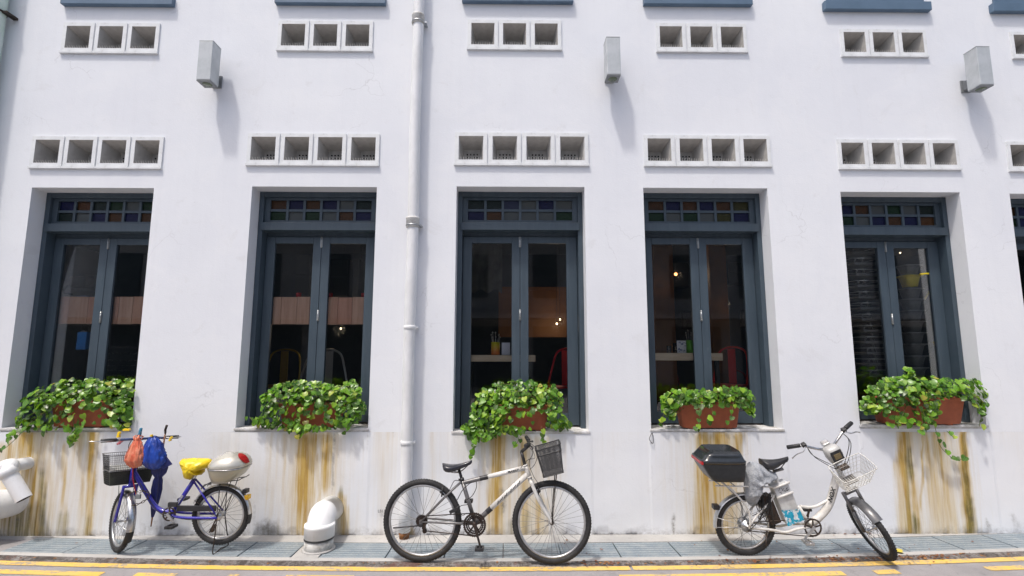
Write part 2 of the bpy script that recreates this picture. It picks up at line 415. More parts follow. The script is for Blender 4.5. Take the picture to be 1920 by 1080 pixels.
# under window 1
st(52, 70, 14, 12, 808, 1003, 1.0, 0); st(38, 48, 10, 14, 815, 1003, .55, 0); st(90, 100, 6, 8, 810, 990, .35, 0); st(122, 120, 5, 6, 830, 1000, .55, 0)
st(176, 165, 7, 7, 806, 1003, 1.0, 0); st(150, 158, 8, 8, 806, 985, .45, 0); st(186, 176, 3, 3, 806, 960, .5, 2)
st(40, 45, 30, 36, 945, 1010, .95, 1); st(75, 82, 8, 14, 880, 1010, .6, 1); st(120, 118, 10, 12, 960, 1010, .5, 1); st(165, 163, 7, 9, 965, 1010, .5, 1); st(14, 20, 10, 24, 870, 1010, .5, 0)
# under window 2
st(576, 570, 16, 15, 812, 1008, 1.0, 0); st(560, 561, 3, 4, 812, 1005, .7, 0); st(612, 610, 10, 8, 812, 930, .9, 0); st(534, 532, 5, 5, 812, 960, .45, 0); st(508, 506, 8, 8, 812, 985, .22, 0)
st(628, 622, 3, 3, 812, 930, .7, 2); st(598, 596, 4, 4, 850, 960, .5, 0); st(642, 644, 7, 8, 925, 1010, .9, 0); st(500, 500, 30, 34, 975, 1012, .75, 2); st(505, 505, 26, 26, 985, 1012, .5, 1)
st(447, 447, 3, 3, 806, 880, .35, 2); st(688, 688, 2, 2, 812, 850, .5, 2); st(640, 644, 5, 7, 915, 945, .8, 1)
# under window 3
st(934, 930, 15, 14, 815, 1003, .85, 0); st(985, 984, 11, 13, 818, 1005, .62, 0); st(905, 908, 7, 7, 818, 900, .3, 0); st(922, 921, 3, 3, 815, 960, .8, 0)
st(1012, 1012, 14, 16, 930, 1008, .6, 0); st(941, 941, 8, 7, 918, 966, 1.0, 2); st(900, 905, 18, 22, 985, 1012, .6, 2); st(960, 962, 16, 18, 975, 1010, .5, 1); st(988, 990, 10, 12, 960, 1008, .45, 1)
st(855, 858, 4, 5, 815, 850, .3, 2); st(1020, 1024, 6, 6, 818, 880, .2, 0)
# under window 4
st(1320, 1318, 12, 17, 810, 1003, .9, 0); st(1350, 1345, 22, 26, 810, 900, .8, 0); st(1384, 1380, 8, 8, 810, 870, .75, 0); st(1345, 1350, 30, 34, 880, 1003, .75, 0); st(1310, 1310, 2, 2, 812, 860, .6, 1)  # the low wide run paints the shadow below the bicycle's top box
st(1250, 1248, 3, 3, 812, 1000, .25, 2); st(1262, 1264, 5, 4, 965, 1008, .95, 2); st(1222, 1226, 6, 5, 860, 985, .22, 2)
# under window 5
st(1692, 1706, 9, 18, 803, 1000, 1.0, 0); st(1699, 1702, 4, 7, 803, 1000, .5, 1); st(1703, 1707, 6, 8, 838, 905, 1.0, 1); st(1712, 1716, 7, 12, 965, 1003, .9, 1)
st(1732, 1760, 8, 16, 806, 1000, .55, 0); st(1752, 1780, 12, 20, 806, 1000, .6, 0); st(1728, 1728, 2, 3, 810, 960, .7, 0); st(1760, 1790, 5, 8, 860, 1000, .6, 0)
st(1804, 1818, 6, 11, 800, 1002, 1.0, 0); st(1805, 1819, 3, 8, 800, 1003, .75, 1); st(1818, 1820, 6, 12, 930, 1004, .9, 1)
st(1893, 1915, 9, 8, 960, 1002, .5, 2); st(1848, 1862, 5, 8, 975, 1002, .8, 2); st(1887, 1887, 4, 4, 797, 806, .9, 2); st(1878, 1878, 10, 8, 790, 822, .3, 2)
st(762, 766, 8, 12, 985, 1012, 1.0, 0); st(764, 768, 6, 8, 992, 1012, .9, 1)
st(735, 740, 7, 6, 798, 818, .7, 2); st(1110, 1140, 8, 26, 996, 1014, .9, 2); st(1440, 1440, 22, 30, 985, 1004, .6, 2); st(1550, 1550, 30, 34, 985, 1004, .55, 2)
st(300, 300, 40, 50, 975, 1010, .55, 2); st(270, 272, 8, 8, 985, 1008, .7, 2); st(470, 470, 10, 12, 940, 1008, .45, 2); st(350, 352, 5, 6, 900, 1008, .2, 2)
for (a_, b_, w1_, w2_, y1_, s__) in ((70, 75, 36, 45, 806, .42), (150, 155, 34, 36, 806, .30), (575, 570, 46, 44, 812, .34), (625, 622, 18, 22, 812, .30), (940, 940, 34, 38, 815, .32), (1010, 1008, 40, 42, 818, .24), (1345, 1345, 44, 46, 810, .36), (1750, 1762, 48, 62, 803, .34), (1700, 1712, 16, 24, 803, .40), (20, 20, 20, 26, 830, .5), (722, 722, 22, 20, 770, .17), (812, 812, 12, 14, 800, .12), (985, 990, 50, 52, 818, .20), (1300, 1300, 60, 60, 820, .12), (590, 590, 70, 70, 815, .18)):
    st(a_, b_, w1_, w2_, y1_, 1003, s__, 0)
g_x0, g_x1 = WX0, WX1; nx, nz = 1750, 30
dx = (g_x1 - g_x0) / nx
zl = [SILLZ * j / nz for j in range(nz + 1)]
verts = []; cols = []
for j, z in enumerate(zl):
    for i in range(nx + 1):
        x = g_x0 + dx * i
        pr = 0
        for (a, b, c, d) in WIN:
            if a - .03 < x < b + .03:
                pr = min(1, (x - a + .03) / .012, (b + .03 - x) / .012); break
        y = -.004 * pr - .006 * max(0, noise.noise(Vector((x * 2.2, 3.1, z * 2.6))))
        edge = noise.noise(Vector((x * 7, 0, 5.5)))
        if z < .06 * max(0, edge + .25): y += .012 * (1 if edge > .05 else .4)
        verts.append((x, min(y, .012), z)); cols.append([0, 0, 0])
VIS0, VIS1 = -5.6, 5.9
proj_rows = []
for j, z in enumerate(zl):
    for i in range(nx + 1):
        x = g_x0 + dx * i
        if not VIS0 < x < VIS1: continue
        px, py = proj((x, 0, z)); c = cols[j * (nx + 1) + i]
        wob = 3.5 * noise.noise(Vector((x * 3, 1, z * 5))) + 1.6 * noise.noise(Vector((x * 9, 4, z * 14)))
        jag = 14 * noise.noise(Vector((x * 22, 2, 0)))
        for (xt, xb, wt, wb, yt, yb, s_, ch) in ST:
            if not (yt - 16 < py < yb + 20): continue
            t = (py - yt) / (yb - yt); tt = max(0, min(1, t))
            q = (px + wob - (xt + (xb - xt) * tt)) / ((wt + (wb - wt) * tt) * (1.22 if ch == 0 else 1.0))
            if abs(q) > 1.7: continue
            fall = max(0, 1 - abs(q) / 1.45 - .22 * (noise.noise(Vector((x * 55, xt, z * 2.2))) + .3)) ** .8 * (.78 + .45 * noise.noise(Vector((x * 30, xt * .1, z * 1.4)))) * 1.25 if abs(q) < 1.45 else 0
            fall = min(1.0, max(0.0, fall))
            ends = min(1, max(0, (py - yt + 8 + jag * .5) / 14)) * min(1, max(0, (yb - py + 8 + jag) / 26)) if yb < 1000 else min(1, max(0, (py - yt + 8 + jag * .5) / 14))
            c[ch] = max(c[ch], s_ * fall * ends * (1 - .28 * tt if ch == 0 else 1))
        lowg = max(0, 1 - z / (.05 + .09 * (.5 + noise.noise(Vector((x * 3.3, 8, 0))))))
        c[2] = max(c[2], .55 * lowg)
        # faint cream dampness near the foot and below the sills
        c[0] = max(c[0], .16 * max(0, noise.noise(Vector((x * 1.3, 9, z * 1.2))) + .12))
faces = [(j * (nx + 1) + i, j * (nx + 1) + i + 1, (j + 1) * (nx + 1) + i + 1, (j + 1) * (nx + 1) + i) for j in range(nz) for i in range(nx)]
me = bpy.data.meshes.new('wall_base'); me.from_pydata(verts, [], faces); me.materials.append(M['wall'])
at_ = me.color_attributes.new('stain_shadow', 'FLOAT_COLOR', 'POINT')
flat = []
for c in cols: flat += [c[0], c[1], c[2], 1]
at_.data.foreach_set('color', flat)
me.polygons.foreach_set('use_smooth', [True] * len(faces)); me.update()
link('wall_base', me, BL)

# ventilation blocks -------------------------------------------------
def block_mesh(nholes):
    b = MB(); o, i_, k = .160, .122, .085
    y0 = -.014
    for (xa, xb, za, zb) in ((-o, o, i_, o), (-o, -i_, -i_, i_), (i_, o, -i_, i_), (-o, o, -o, -i_)):
        b.box(xa, xb, y0, -.001, za, zb, 0)
    b.box(-o - .006, o + .006, y0 - .012, -.001, -o - .022, -o - .0005, 0)   # drip lip
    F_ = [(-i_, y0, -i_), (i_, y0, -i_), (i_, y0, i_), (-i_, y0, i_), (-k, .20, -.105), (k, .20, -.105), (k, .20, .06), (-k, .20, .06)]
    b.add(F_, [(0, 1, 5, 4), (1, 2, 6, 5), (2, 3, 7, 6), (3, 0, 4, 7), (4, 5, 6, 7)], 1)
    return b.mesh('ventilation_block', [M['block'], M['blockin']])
bmesh0 = block_mesh(0)
sp = MB()
for k in range(9):
    x = -.08 + .02 * k
    sp.tube([(x * 1.2, .0, -.118), (x * 1.2 + .003 * ((k * 7) % 3 - 1), -.016, -.096)], .0022, 4)
spike_me = sp.mesh('bird_spikes', pm('spike_plastic', (.75, .74, .70)))
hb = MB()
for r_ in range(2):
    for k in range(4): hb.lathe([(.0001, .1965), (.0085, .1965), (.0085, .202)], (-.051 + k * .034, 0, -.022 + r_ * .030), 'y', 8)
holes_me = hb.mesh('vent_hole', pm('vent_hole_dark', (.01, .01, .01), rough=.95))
for i, (x, z, p, n) in enumerate(VB):
    s_ = .955 * p / .32
    o = link('ventilation_block', bmesh0, BL, (x, 0, z)); o.scale = (s_, 1, s_)
    tag(link('bird_spikes', spike_me, o), kind='stuff')
    if n == 4: tag(link('vent_holes', holes_me, o), kind='stuff')

# blue slabs of the upper windows -------------------------------------
for (a, b, y) in ((112, 322, 7), (514, 722, 5), (866, 1075, 2), (1208, 1412, 7), (1548, 1748, 17), (1864, 2060, 21)):
    A = P(a, y, -.055); B = P(b, y, -.055); z0 = (A.z + B.z) / 2
    m_ = MB(); m_.bbox(A.x, B.x, -.055, .05, z0, z0 + .10, .004); m_.bbox(A.x + .05, B.x - .05, -.02, .05, z0 + .102, z0 + 1.6, .003)
    m_.build('upper_window_sill', M['bluelt'], BL)

# the tall windows ----------------------------------------------------
ROWS = [('bodgcg', 'dcbobo'), ('obobcd', 'gcgcob'), ('ddlcbc', 'bocccg'), ('oboboy', 'gcgcyb'), ('bocgcd', 'gcbobo'), ('obocgb', 'gbcobd')]
def build_window(wi):
    x0, x1, z0, z1 = WIN[wi]
    yF = .17; fw = .05
    zb = z1 - .43; zt = zb + .085          # transom bar
    f = MB(); g = .0
    f.bbox(x0 + .001, x0 + fw, yF, .34, z0 + .002, z1 - .001, .003); f.bbox(x1 - fw, x1 - .001, yF, .34, z0 + .002, z1 - .001, .003)
    f.bbox(x0 + fw + .001, x1 - fw - .001, yF + .002, .34, z1 - .055, z1 - .001, .003)
    f.bbox(x0 + fw - .012, x1 - fw + .012, yF - .02, .34, zb, zt, .004)
    W = f.build('window', M['blue'], BL)
    # transom light frame
    t = MB(); a, b = x0 + fw + .001, x1 - fw - .001; c, d = zt + .001, z1 - .056
    yt = yF + .035
    m0 = .035
    t.box(a, a + m0 + .02, yt, yt + .05, c, d); t.box(b - m0 - .02, b, yt, yt + .05, c, d)
    ai, bi = a + m0 + .02, b - m0 - .02
    t.box(ai + .0, bi, yt, yt + .05, c, c + m0); t.box(ai, bi, yt, yt + .05, d - m0 * .8, d)
    ci, di = c + m0, d - m0 * .8
    cw = (bi - ai) / 6; mt = .013
    for k in range(1, 6): t.box(ai + cw * k - mt, ai + cw * k + mt, yt + .006, yt + .04, ci, di)
    zm = (ci + di) / 2
    for k in range(6): t.box(ai + cw * k + (mt if k else 0), ai + cw * (k + 1) - (mt if k < 5 else 0), yt + .008, yt + .038, zm - mt, zm + mt)
    t.build('transom_frame', M['blue'], W)
    for r_, row in enumerate(ROWS[wi]):
        for k, ch in enumerate(row):
            pa, pb = ai + cw * k + (mt if k else 0), ai + cw * (k + 1) - (mt if k < 5 else 0)
            za, zb_ = (zm + mt, di) if r_ == 0 else (ci, zm - mt)
            MB().box(pa, pb, yt + .024, yt + .029, za, zb_).build('coloured_pane', M['pane_' + ch], W)
    # two door leaves with wide meeting stiles
    yl = .275; xc = (x0 + x1) / 2; a, b = x0 + fw + .004, x1 - fw - .004
    top = zb - .045
    MB().box(x0 + fw, x1 - fw, yl + .01, yl + .06, top + .004, zb - .001).build('door_head', M['blue'], W)
    for (la, lb, so_, si_) in ((a, xc - .002, .095, .088), (xc + .002, b, .088, .115)):
        l = MB(); zbt = z0 + .02
        l.bbox(la, la + so_, yl, yl + .045, zbt, top, .003); l.bbox(lb - si_, lb, yl, yl + .045, zbt, top, .003)
        l.bbox(la + so_ + .0005, lb - si_ - .0005, yl + .001, yl + .044, top - .072, top, .003)
        l.bbox(la + so_ + .0005, lb - si_ - .0005, yl + .001, yl + .044, zbt, zbt + .12, .003)
        l.build('door_leaf', M['blue'], W)
        MB().box(la + so_ - .004, lb - si_ + .004, yl + .02, yl + .026, zbt + .115, top - .068).build('pane', M['glass'], W)
    for zz in (top - .06, top - .06 - .80):
        h = MB(); h.tube([(xc, yl - .006, zz - .06), (xc, yl - .006, zz + .06)], .0065, 8)
        for s_ in (-1, 1): h.box(xc + s_ * .006 - .006, xc + s_ * .006 + .006, yl - .004, yl - .001, zz - .055, zz + .055)
        for k in range(4): h.tube([(xc, yl - .006, zz - .045 + k * .03), (xc, yl - .006, zz - .041 + k * .03)], .0085, 8)
        h.build('hinge', M['metal'], W)
    s_ = MB(); s_.bbox(x0 - .012, x1 + .012, -.012, -.0015 + .0, z0 - .022, z0 + .004, .005)
    s_.box(x0 + .0005, x1 - .0005, -.001, .42, z0 - .035, z0 + .002)
    s_.build('window_sill', M['sill'], W)
for i in range(len(WIN)): build_window(i)
for (a, b, c, d) in WIN:      # a raised sill leaves a slot between wall_base top and the opening: close it
    if c > SILLZ + .002: MB().box(a, b, .002, .40, SILLZ - .03, c - .036).build('sill_bed', M['wall'], BL)

# ------------------------------------------------------------------ the room behind the windows
FZ = .62
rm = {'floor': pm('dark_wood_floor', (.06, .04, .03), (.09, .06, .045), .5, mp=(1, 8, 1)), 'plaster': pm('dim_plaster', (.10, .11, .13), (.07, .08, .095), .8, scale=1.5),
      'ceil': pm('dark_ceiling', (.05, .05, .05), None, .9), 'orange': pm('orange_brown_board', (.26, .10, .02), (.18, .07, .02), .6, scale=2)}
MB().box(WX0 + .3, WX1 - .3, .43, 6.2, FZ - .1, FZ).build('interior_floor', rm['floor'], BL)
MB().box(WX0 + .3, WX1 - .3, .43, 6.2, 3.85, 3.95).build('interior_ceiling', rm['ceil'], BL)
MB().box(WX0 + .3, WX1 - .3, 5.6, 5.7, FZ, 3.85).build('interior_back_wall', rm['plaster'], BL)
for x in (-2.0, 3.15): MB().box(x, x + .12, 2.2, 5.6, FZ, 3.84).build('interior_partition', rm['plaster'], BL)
b = MB(); b.box(P(935, 500, 2.6).x, P(1180, 500, 2.6).x, 2.6, 2.65, P(960, 632, 2.6).z, P(960, 545, 2.6).z); b.box(P(935, 500, 2.6).x, P(1180, 500, 2.6).x, 2.58, 2.67, P(960, 545, 2.6).z, P(960, 538, 2.6).z)
b.build('wall_board', rm['orange'], BL)
MB().box(P(1225, 500, 1.9).x, P(1262, 500, 1.9).x, 1.9, 2.3, FZ, 3.8).build('timber_post', rm['orange'], BL)
MB().box(P(1330, 500, 1.9).x, P(1362, 500, 1.9).x, 1.9, 2.3, FZ, 3.8).build('timber_post', rm['orange'], BL)

# planked hood just inside the first two windows: every plank its own piece
pk = [pm('plank_a', (.78, .42, .29), (.64, .32, .21), .6, scale=3, mp=(9, 1, .8), bump=.3), pm('plank_b', (.82, .52, .37), (.70, .40, .27), .6, scale=3, mp=(9, 1, .8), bump=.3), pm('plank_c', (.70, .36, .24), (.80, .47, .31), .6, scale=3, mp=(9, 1, .8), bump=.3)]
def planked(xa, xb, label):
    Y = .335; zt = P(960, 558, Y).z; zb = P(960, 609, Y).z
    A = P(xa, 580, Y).x; B = P(xb, 580, Y).x
    T = empty('bar_hood', ((A + B) / 2, Y, zb), label, 'bar hood', 'planked bar hoods inside the windows')
    m = MB(Matrix.Translation((-(A + B) / 2, -Y, -zb)))
    m.box(A, B, Y + .025, Y + .55, zt - .03, zt - .002); m.build('hood_top', pk[2], T)
    x = A; k = 0
    while x < B - .02:
        w_ = min(B - x, rnd.uniform(.135, .21))
        m = MB(Matrix.Translation((-(A + B) / 2, -Y, -zb))); m.bbox(x + .002, x + w_ - .002, Y + rnd.uniform(-.002, .002), Y + .022, zb + rnd.uniform(-.003, .003), zt + rnd.uniform(-.003, .003), .002)
        m.build('plank', pk[k % 3 if rnd.random() < .6 else 1], T); x += w_; k += 1
    return zt, Y
planked(20, 330, 'reddish plank front of the bar hood inside the leftmost tall window')
zt_, Yh = planked(462, 735, 'reddish plank front with red candle glasses on top, inside the second tall window')
redg = emis('red_candle_glow', (.9, .03, .02), 1.6)
for i, px in enumerate((560, 619, 682)):
    p = P(px, 556, Yh + .09)
    m = MB(); m.lathe([(.022, 0), (.028, .01), (.030, .05), (.026, .052), (.024, .012), (.0001, .01)], n=14)
    o = m.build('candle_glass', pm('red_glass', (.5, .01, .01), rough=.15), None, (p.x, p.y, zt_ + .004))
    tag(o, ['red candle glass on the plank hood, left leaf of the second window', 'red candle glass on the plank hood, just right of the middle stiles', 'red candle glass at the right end of the plank hood, second window'][i], 'candle', 'red candle glasses on the plank hood')
    m = MB(); m.lathe([(.008, .012), (.010, .03), (.0001, .045)], n=8); m.build('flame', redg, o)
# things on that hood and beyond
def simple_thing(name, label, cat, m, mats, loc=None, group=None):
    o = m.build(name, mats, None, loc); return tag(o, label, cat, group)
grey = pm('grey_appliance', (.16, .17, .18), (.11, .115, .12), .5)
# loudspeaker-like box and blue strip in window 1
p = P(144, 528, 1.2); T = empty('wall_appliance', p, 'pale grey box with a bent hose, upper left in the leftmost window', 'appliance')
MB().bbox(-.11, .11, 0, .14, -.07, .07, .01).build('housing', grey, T); MB().tube(smooth_path([(-.12, .02, -.05), (-.16, .0, -.10), (-.12, -.01, -.15), (-.04, 0, -.16)]), .012, 8).build('hose', M['black'], T)
MB().box(-.13, .13, .142, .16, -.10, .10).build('mounting_plate', M['metal'], T)
p = P(153, 556, .62); simple_thing('blue_folder', 'pale blue folder lying on the plank hood in the leftmost window', 'folder', MB().bbox(-.07, .07, 0, .16, -.012, .012, .003), pm('blue_card', (.25, .48, .75), rough=.5), p)
p = P(157, 640, .42)
T = empty('blue_can', (p.x, p.y, p.z - .09), 'bright blue square tin hanging inside the leftmost window', 'tin')
MB().bbox(-.05, .05, -.035, .035, 0, .19, .006).build('tin_body', pm('bright_blue_tin', (.06, .28, .72), (.05, .2, .55), .35), T)
MB().lathe([(.03, .192), (.032, .20), (.025, .208), (.0001, .208)], n=14).build('tin_lid', M['metal'], T)
MB().tube(smooth_path([(-.045, 0, .17), (-.03, 0, .27), (.03, 0, .27), (.045, 0, .17)]), .002, 5).build('wire_handle', M['metal'], T)
# chalk board in window 1
p = P(226, 680, .60); T = empty('chalk_board', (p.x, p.y, p.z), 'black menu board with faint chalk handwriting, right leaf of the leftmost window', 'menu board')
MB().box(-.24, .24, .003, .02, -.26, .16).build('slate', pm('slate_black', (.012, .014, .014), rough=.8), T)
MB().box(-.26, .26, -.002, .022, .161, .185).box(-.26, .26, -.002, .022, -.285, -.261).build('board_frame', M['black'], T)
m = MB(); rr = random.Random(3)
for row, (h_, gap) in enumerate(((.030, 0), (.024, 0), (.022, 0), (.022, 0), (.022, 0), (.02, 0))):
    z = .10 - row * .055 - (.02 if row else 0); x = -.17 + rr.uniform(0, .03)
    while x < .17:
        wl = rr.uniform(.02, .06); pts = []; k = 0
        while k * .006 < wl: pts.append((x + k * .006, 0, z + rr.uniform(-.5, .5) * h_)); k += 1
        if len(pts) > 2: m.tube(pts, .0012, 4)
        x += wl + .016
m.build('chalk_writing', pm('chalk', (.28, .29, .28), rough=.9), T)
# tables with drinks in windows 3 and 4
tim = pm('pale_timber', (.66, .55, .40), (.56, .44, .30), .55, scale=3, mp=(1, 6, 6), bump=.2); blk = pm('black_steel', (.02, .02, .02), None, .45)
def table(xa, xb, ya, yb, label):
    Y = .345; A = P(xa, ya, Y).x; B = P(xb, ya, Y).x; zt = P((xa + xb) / 2, ya, Y).z; zb = P((xa + xb) / 2, yb, Y).z
    T = empty('high_table', ((A + B) / 2, Y + .3, FZ), label, 'table', 'high tables inside the windows')
    hw = (B - A) / 2
    MB().bbox(-hw, hw, -.3, .3, zb - FZ, zt - FZ, .004).build('table_top', tim, T)
    for sx in (-1, 1):
        for sy in (-1, 1): MB().box(sx * (hw - .05) - .02, sx * (hw - .05) + .02, sy * .25 - .02, sy * .25 + .02, 0, zb - FZ - .001).build('leg', blk, T)
    return zt
t3 = table(872, 1004, 666, 678, 'high pale timber table end inside the middle window')
t4 = table(1216, 1355, 662, 676, 'high pale timber table end inside the fourth window from the left')
clear = glass_material('tumbler_glass', (.9, .92, .92))
def drink(px, zt, h, r, c1, c2, label, gname):
    x = P(px, 650, .47).x
    o = empty('jar_of_cutlery', (x, .47, zt + .002), label, 'jar')
    m = N(gname); gz = m.n('ShaderNodeSeparateXYZ'); m.t.links.new(m.tc.outputs['Generated'], gz.inputs[0])
    m.base(m.ramp(gz.outputs[2], [(.2, c1), (.9, c2)])); m.rough(.3)
    MB().lathe([(r * .92, 0), (r, .01), (r, h), (r * .93, h), (r * .9, .02), (.0001, .02)], n=20).build('jar', m.mt, o)
    q = MB()
    for k in range(8):
        a = k * .8; q.tube([(r * .4 * math.cos(a), r * .4 * math.sin(a), h * .5), (r * 1.0 * math.cos(a), r * .8 * math.sin(a), h + .05 + .025 * (k % 3))], .003, 5)
        q.lathe([(.0001, -.012), (.010, 0), (.0001, .014)], (r * 1.0 * math.cos(a), r * .8 * math.sin(a), h + .055 + .025 * (k % 3)), 'z', 8)
    q.build('cutlery', M['chrome'], o)
drink(929, t3, .14, .048, (.72, .22, .05), (.55, .50, .02), 'orange and yellow jar holding cutlery on the table in the middle window', 'orange_yellow_jar')
drink(1294, t4, .14, .042, (.12, .42, .03), (.14, .48, .04), 'lime green jar holding cutlery on the table in the fourth window', 'green_jar')
x = P(948.5, 650, .43).x
o = tag(MB().box(-.045, .045, 0, .003, 0, .135).box(-.045, .045, .03, .033, 0, .12).build('menu_card', pm('white_card', (.62, .64, .72), rough=.7), None, (x, .43, t3 + .001)), 'plain white card standing beside the orange jar in the middle window', 'card')
x = P(1278, 650, .43).x
T = empty('printed_card', (x, .43, t4 + .001), 'white card printed with dark blue marks standing beside the green jar', 'card')
MB().box(-.05, .05, 0, .004, 0, .135).build('card', pm('printed_card_paper', (.62, .64, .66), rough=.7), T)
m = MB(); rr = random.Random(5)
for k in range(38):
    a, b = rr.uniform(-.042, .036), rr.uniform(.008, .12); m.box(a, a + rr.uniform(.004, .016), -.0012, -.0004, b, b + rr.uniform(.003, .009))
m.build('printed_marks', pm('blue_ink', (.05, .08, .22), rough=.7), T)
for k, (px, h) in enumerate(((1254, .08), (1266, .11))):
    x = P(px, 650, .52).x
    tag(MB().lathe([(.02, 0), (.024, .004), (.027, h), (.025, h), (.021, .008), (.0001, .008)], n=16).build('tumbler', clear, None, (x, .52, t4 + .002)), ['short clear glass left of the printed card', 'taller clear glass just left of the printed card'][k], 'glass', 'clear glasses on the table')

# chairs: bent steel tube back, slat, seat and four legs
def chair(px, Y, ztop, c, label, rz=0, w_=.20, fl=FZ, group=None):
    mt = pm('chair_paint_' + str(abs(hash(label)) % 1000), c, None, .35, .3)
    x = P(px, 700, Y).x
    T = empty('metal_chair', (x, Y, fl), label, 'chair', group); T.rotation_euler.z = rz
    zt = ztop - fl; zs = zt - .42
    MB().bbox(-w_, w_, -w_, w_, zs - .02, zs, .008).build('seat', mt, T)
    MB().tube(smooth_path([(-w_, w_ - .02, zs), (-w_ + .01, w_ + .04, zs + .2), (-w_ + .05, w_ + .08, zt - .05), (0, w_ + .09, zt), (w_ - .05, w_ + .08, zt - .05), (w_ - .01, w_ + .04, zs + .2), (w_, w_ - .02, zs)]), .013, 8).build('back_frame', mt, T)
    MB().box(-.045, .045, w_ + .05, w_ + .06, zs + .0, zt - .02).build('back_slat', mt, T)
    for sx in (-1, 1):
        for sy in (-1, 1): MB().tube([(sx * w_ * .9, sy * w_ * .9, zs - .02), (sx * (w_ + .03), sy * (w_ + .03), 0)], .016, 8).build('leg', mt, T)
    return T
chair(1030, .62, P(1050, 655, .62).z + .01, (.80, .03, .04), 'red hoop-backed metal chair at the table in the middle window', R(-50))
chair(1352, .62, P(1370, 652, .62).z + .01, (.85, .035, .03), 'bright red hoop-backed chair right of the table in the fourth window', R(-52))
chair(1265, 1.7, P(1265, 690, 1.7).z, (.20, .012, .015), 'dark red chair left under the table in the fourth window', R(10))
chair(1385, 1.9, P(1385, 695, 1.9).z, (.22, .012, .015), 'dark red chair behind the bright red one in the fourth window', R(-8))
chair(520, .95, P(520, 655, .95).z, (.42, .30, .02), 'mustard yellow chair low in the left leaf of the second window', R(8))
chair(556, .9, P(556, 662, .9).z, (.30, .27, .22), 'grey wire chair right of the yellow chair in the second window', R(-30))
chair(638, .62, P(640, 655, .62).z, (.50, .51, .50), 'pale steel hoop-backed chair in the right leaf of the second window', R(48))
# far furniture seen dimly
def cab(x0, x1, y0, y1, Y, label, name, c):
    A, B = P(x0, y0, Y), P(x1, y1, Y)
    T = empty(name, ((A.x + B.x) / 2, Y, B.z), label, name.replace('_', ' ')); hw = (B.x - A.x) / 2; h = A.z - B.z
    mm = pm('cab_' + str(int(x0)), c, None, .6)
    MB().bbox(-hw, hw, 0, .35, 0, h, .005).build('carcass', mm, T)
    for k in range(2): MB().bbox(-hw + .01, hw - .01, -.02, -.001, h * (k * .5) + .01, h * (k * .5 + .5) - .01, .003).build('door_panel', mm, T)
cab(556, 580, 478, 556, 1.6, 'dark grey tall machine standing behind the left leaf of the second window', 'cabinet', (.075, .085, .09))
cab(618, 652, 486, 556, 1.6, 'black oven-like unit behind the right leaf of the second window', 'oven', (.03, .03, .03))
cab(655, 672, 486, 560, 1.8, 'narrow grey unit beside the black one in the second window', 'locker', (.09, .10, .10))
cab(1252, 1292, 492, 538, 3.4, 'dark screen hung on the far wall in the left leaf of the fourth window', 'screen', (.012, .012, .014))
cab(1362, 1396, 492, 532, 3.4, 'dark screen hung on the far wall in the right leaf of the fourth window', 'screen', (.012, .012, .014))
for (px, py, Y, lb) in ((1291, 600, 2.4, 'small framed picture seen above the green jar'), (1402, 598, 2.4, 'small framed picture at the right edge of the fourth window')):
    p = P(px, py, Y); T = empty('framed_picture', p, lb, 'picture')
    MB().box(-.11, .11, 0, .02, -.14, .14).build('picture_frame', M['black'], T); MB().box(-.08, .08, -.004, -.001, -.11, .11).build('print', pm('grey_print', (.12, .12, .12), (.04, .04, .04), .7, scale=14), T)
bulb = emis('warm_bulb', (1, .75, .5), 6)
for (px, py, Y, lb, r_) in ((677, 506, 2.2, 'tiny bright bulb at upper right in the second window', .012), (639, 616, 1.6, 'tiny bright bulb just below the planks in the second window', .010),
                    (1044, 607, 2.2, 'lower of the two tiny bulbs on the orange board in the middle window', .014), (1050, 599, 2.2, 'upper of the two tiny bulbs on the orange board in the middle window', .012),
                    (1267, 514, 2.6, 'orange-lit bulb in front of the dark screen in the fourth window', .026), (1233, 533, 2.0, 'tiny bulb on the timber post in the fourth window', .012), (1357, 569, 2.0, 'tiny bulb in the middle of the right leaf of the fourth window', .012),
                    (1688, 474, 1.2, 'tiny bulb above the stacked chairs in the fifth window', .008)):
    p = P(px, py, Y); T = empty('pendant_bulb', p, lb, 'bulb', 'pendant bulbs in the room')
    pl = bpy.data.lights.new('bulb_light', 'POINT'); pl.energy = (1.1 if 1000 < px < 1100 else 2.2) if px < 1600 else .05; pl.color = (1, .78, .55); pl.shadow_soft_size = .08
    plo = bpy.data.objects.new('bulb_light', pl); col.objects.link(plo); plo.parent = T; plo.location = (0, -.06, -.03)
    MB().lathe([(.0001, -r_), (r_ * .7, -r_ * .7), (r_, 0), (r_ * .7, r_ * .7), (.0001, r_)], n=10).build('bulb', bulb if py != 514 else emis('orange_bulb', (1, .35, .12), 3), T)
    MB().tube([(0, 0, r_), (0, 0, 3.84 - p.z)], .002, 4).build('flex', M['black'], T)
# a pale cloth hanging in window 3
p = P(912, 500, 1.5); m = MB(); nn = 14
vv = []; ff = []
for j in range(9):
    for i in range(nn): vv.append(((i / (nn - 1) - .5) * .42, .03 * math.sin(i * 1.3 + j * .2), .35 - j * .085 - (.03 * math.sin(i * 1.1) if j == 8 else 0)))
for j in range(8):
    for i in range(nn - 1): ff.append((j * nn + i, j * nn + i + 1, (j + 1) * nn + i + 1, (j + 1) * nn + i))
m.add(vv, ff, 0, True); o = m.build('hanging_cloth', pm('dim_cloth', (.17, .17, .15), (.12, .12, .11), .9), None, p); tag(o, 'grey cloth hanging high in the left leaf of the middle window', 'cloth')

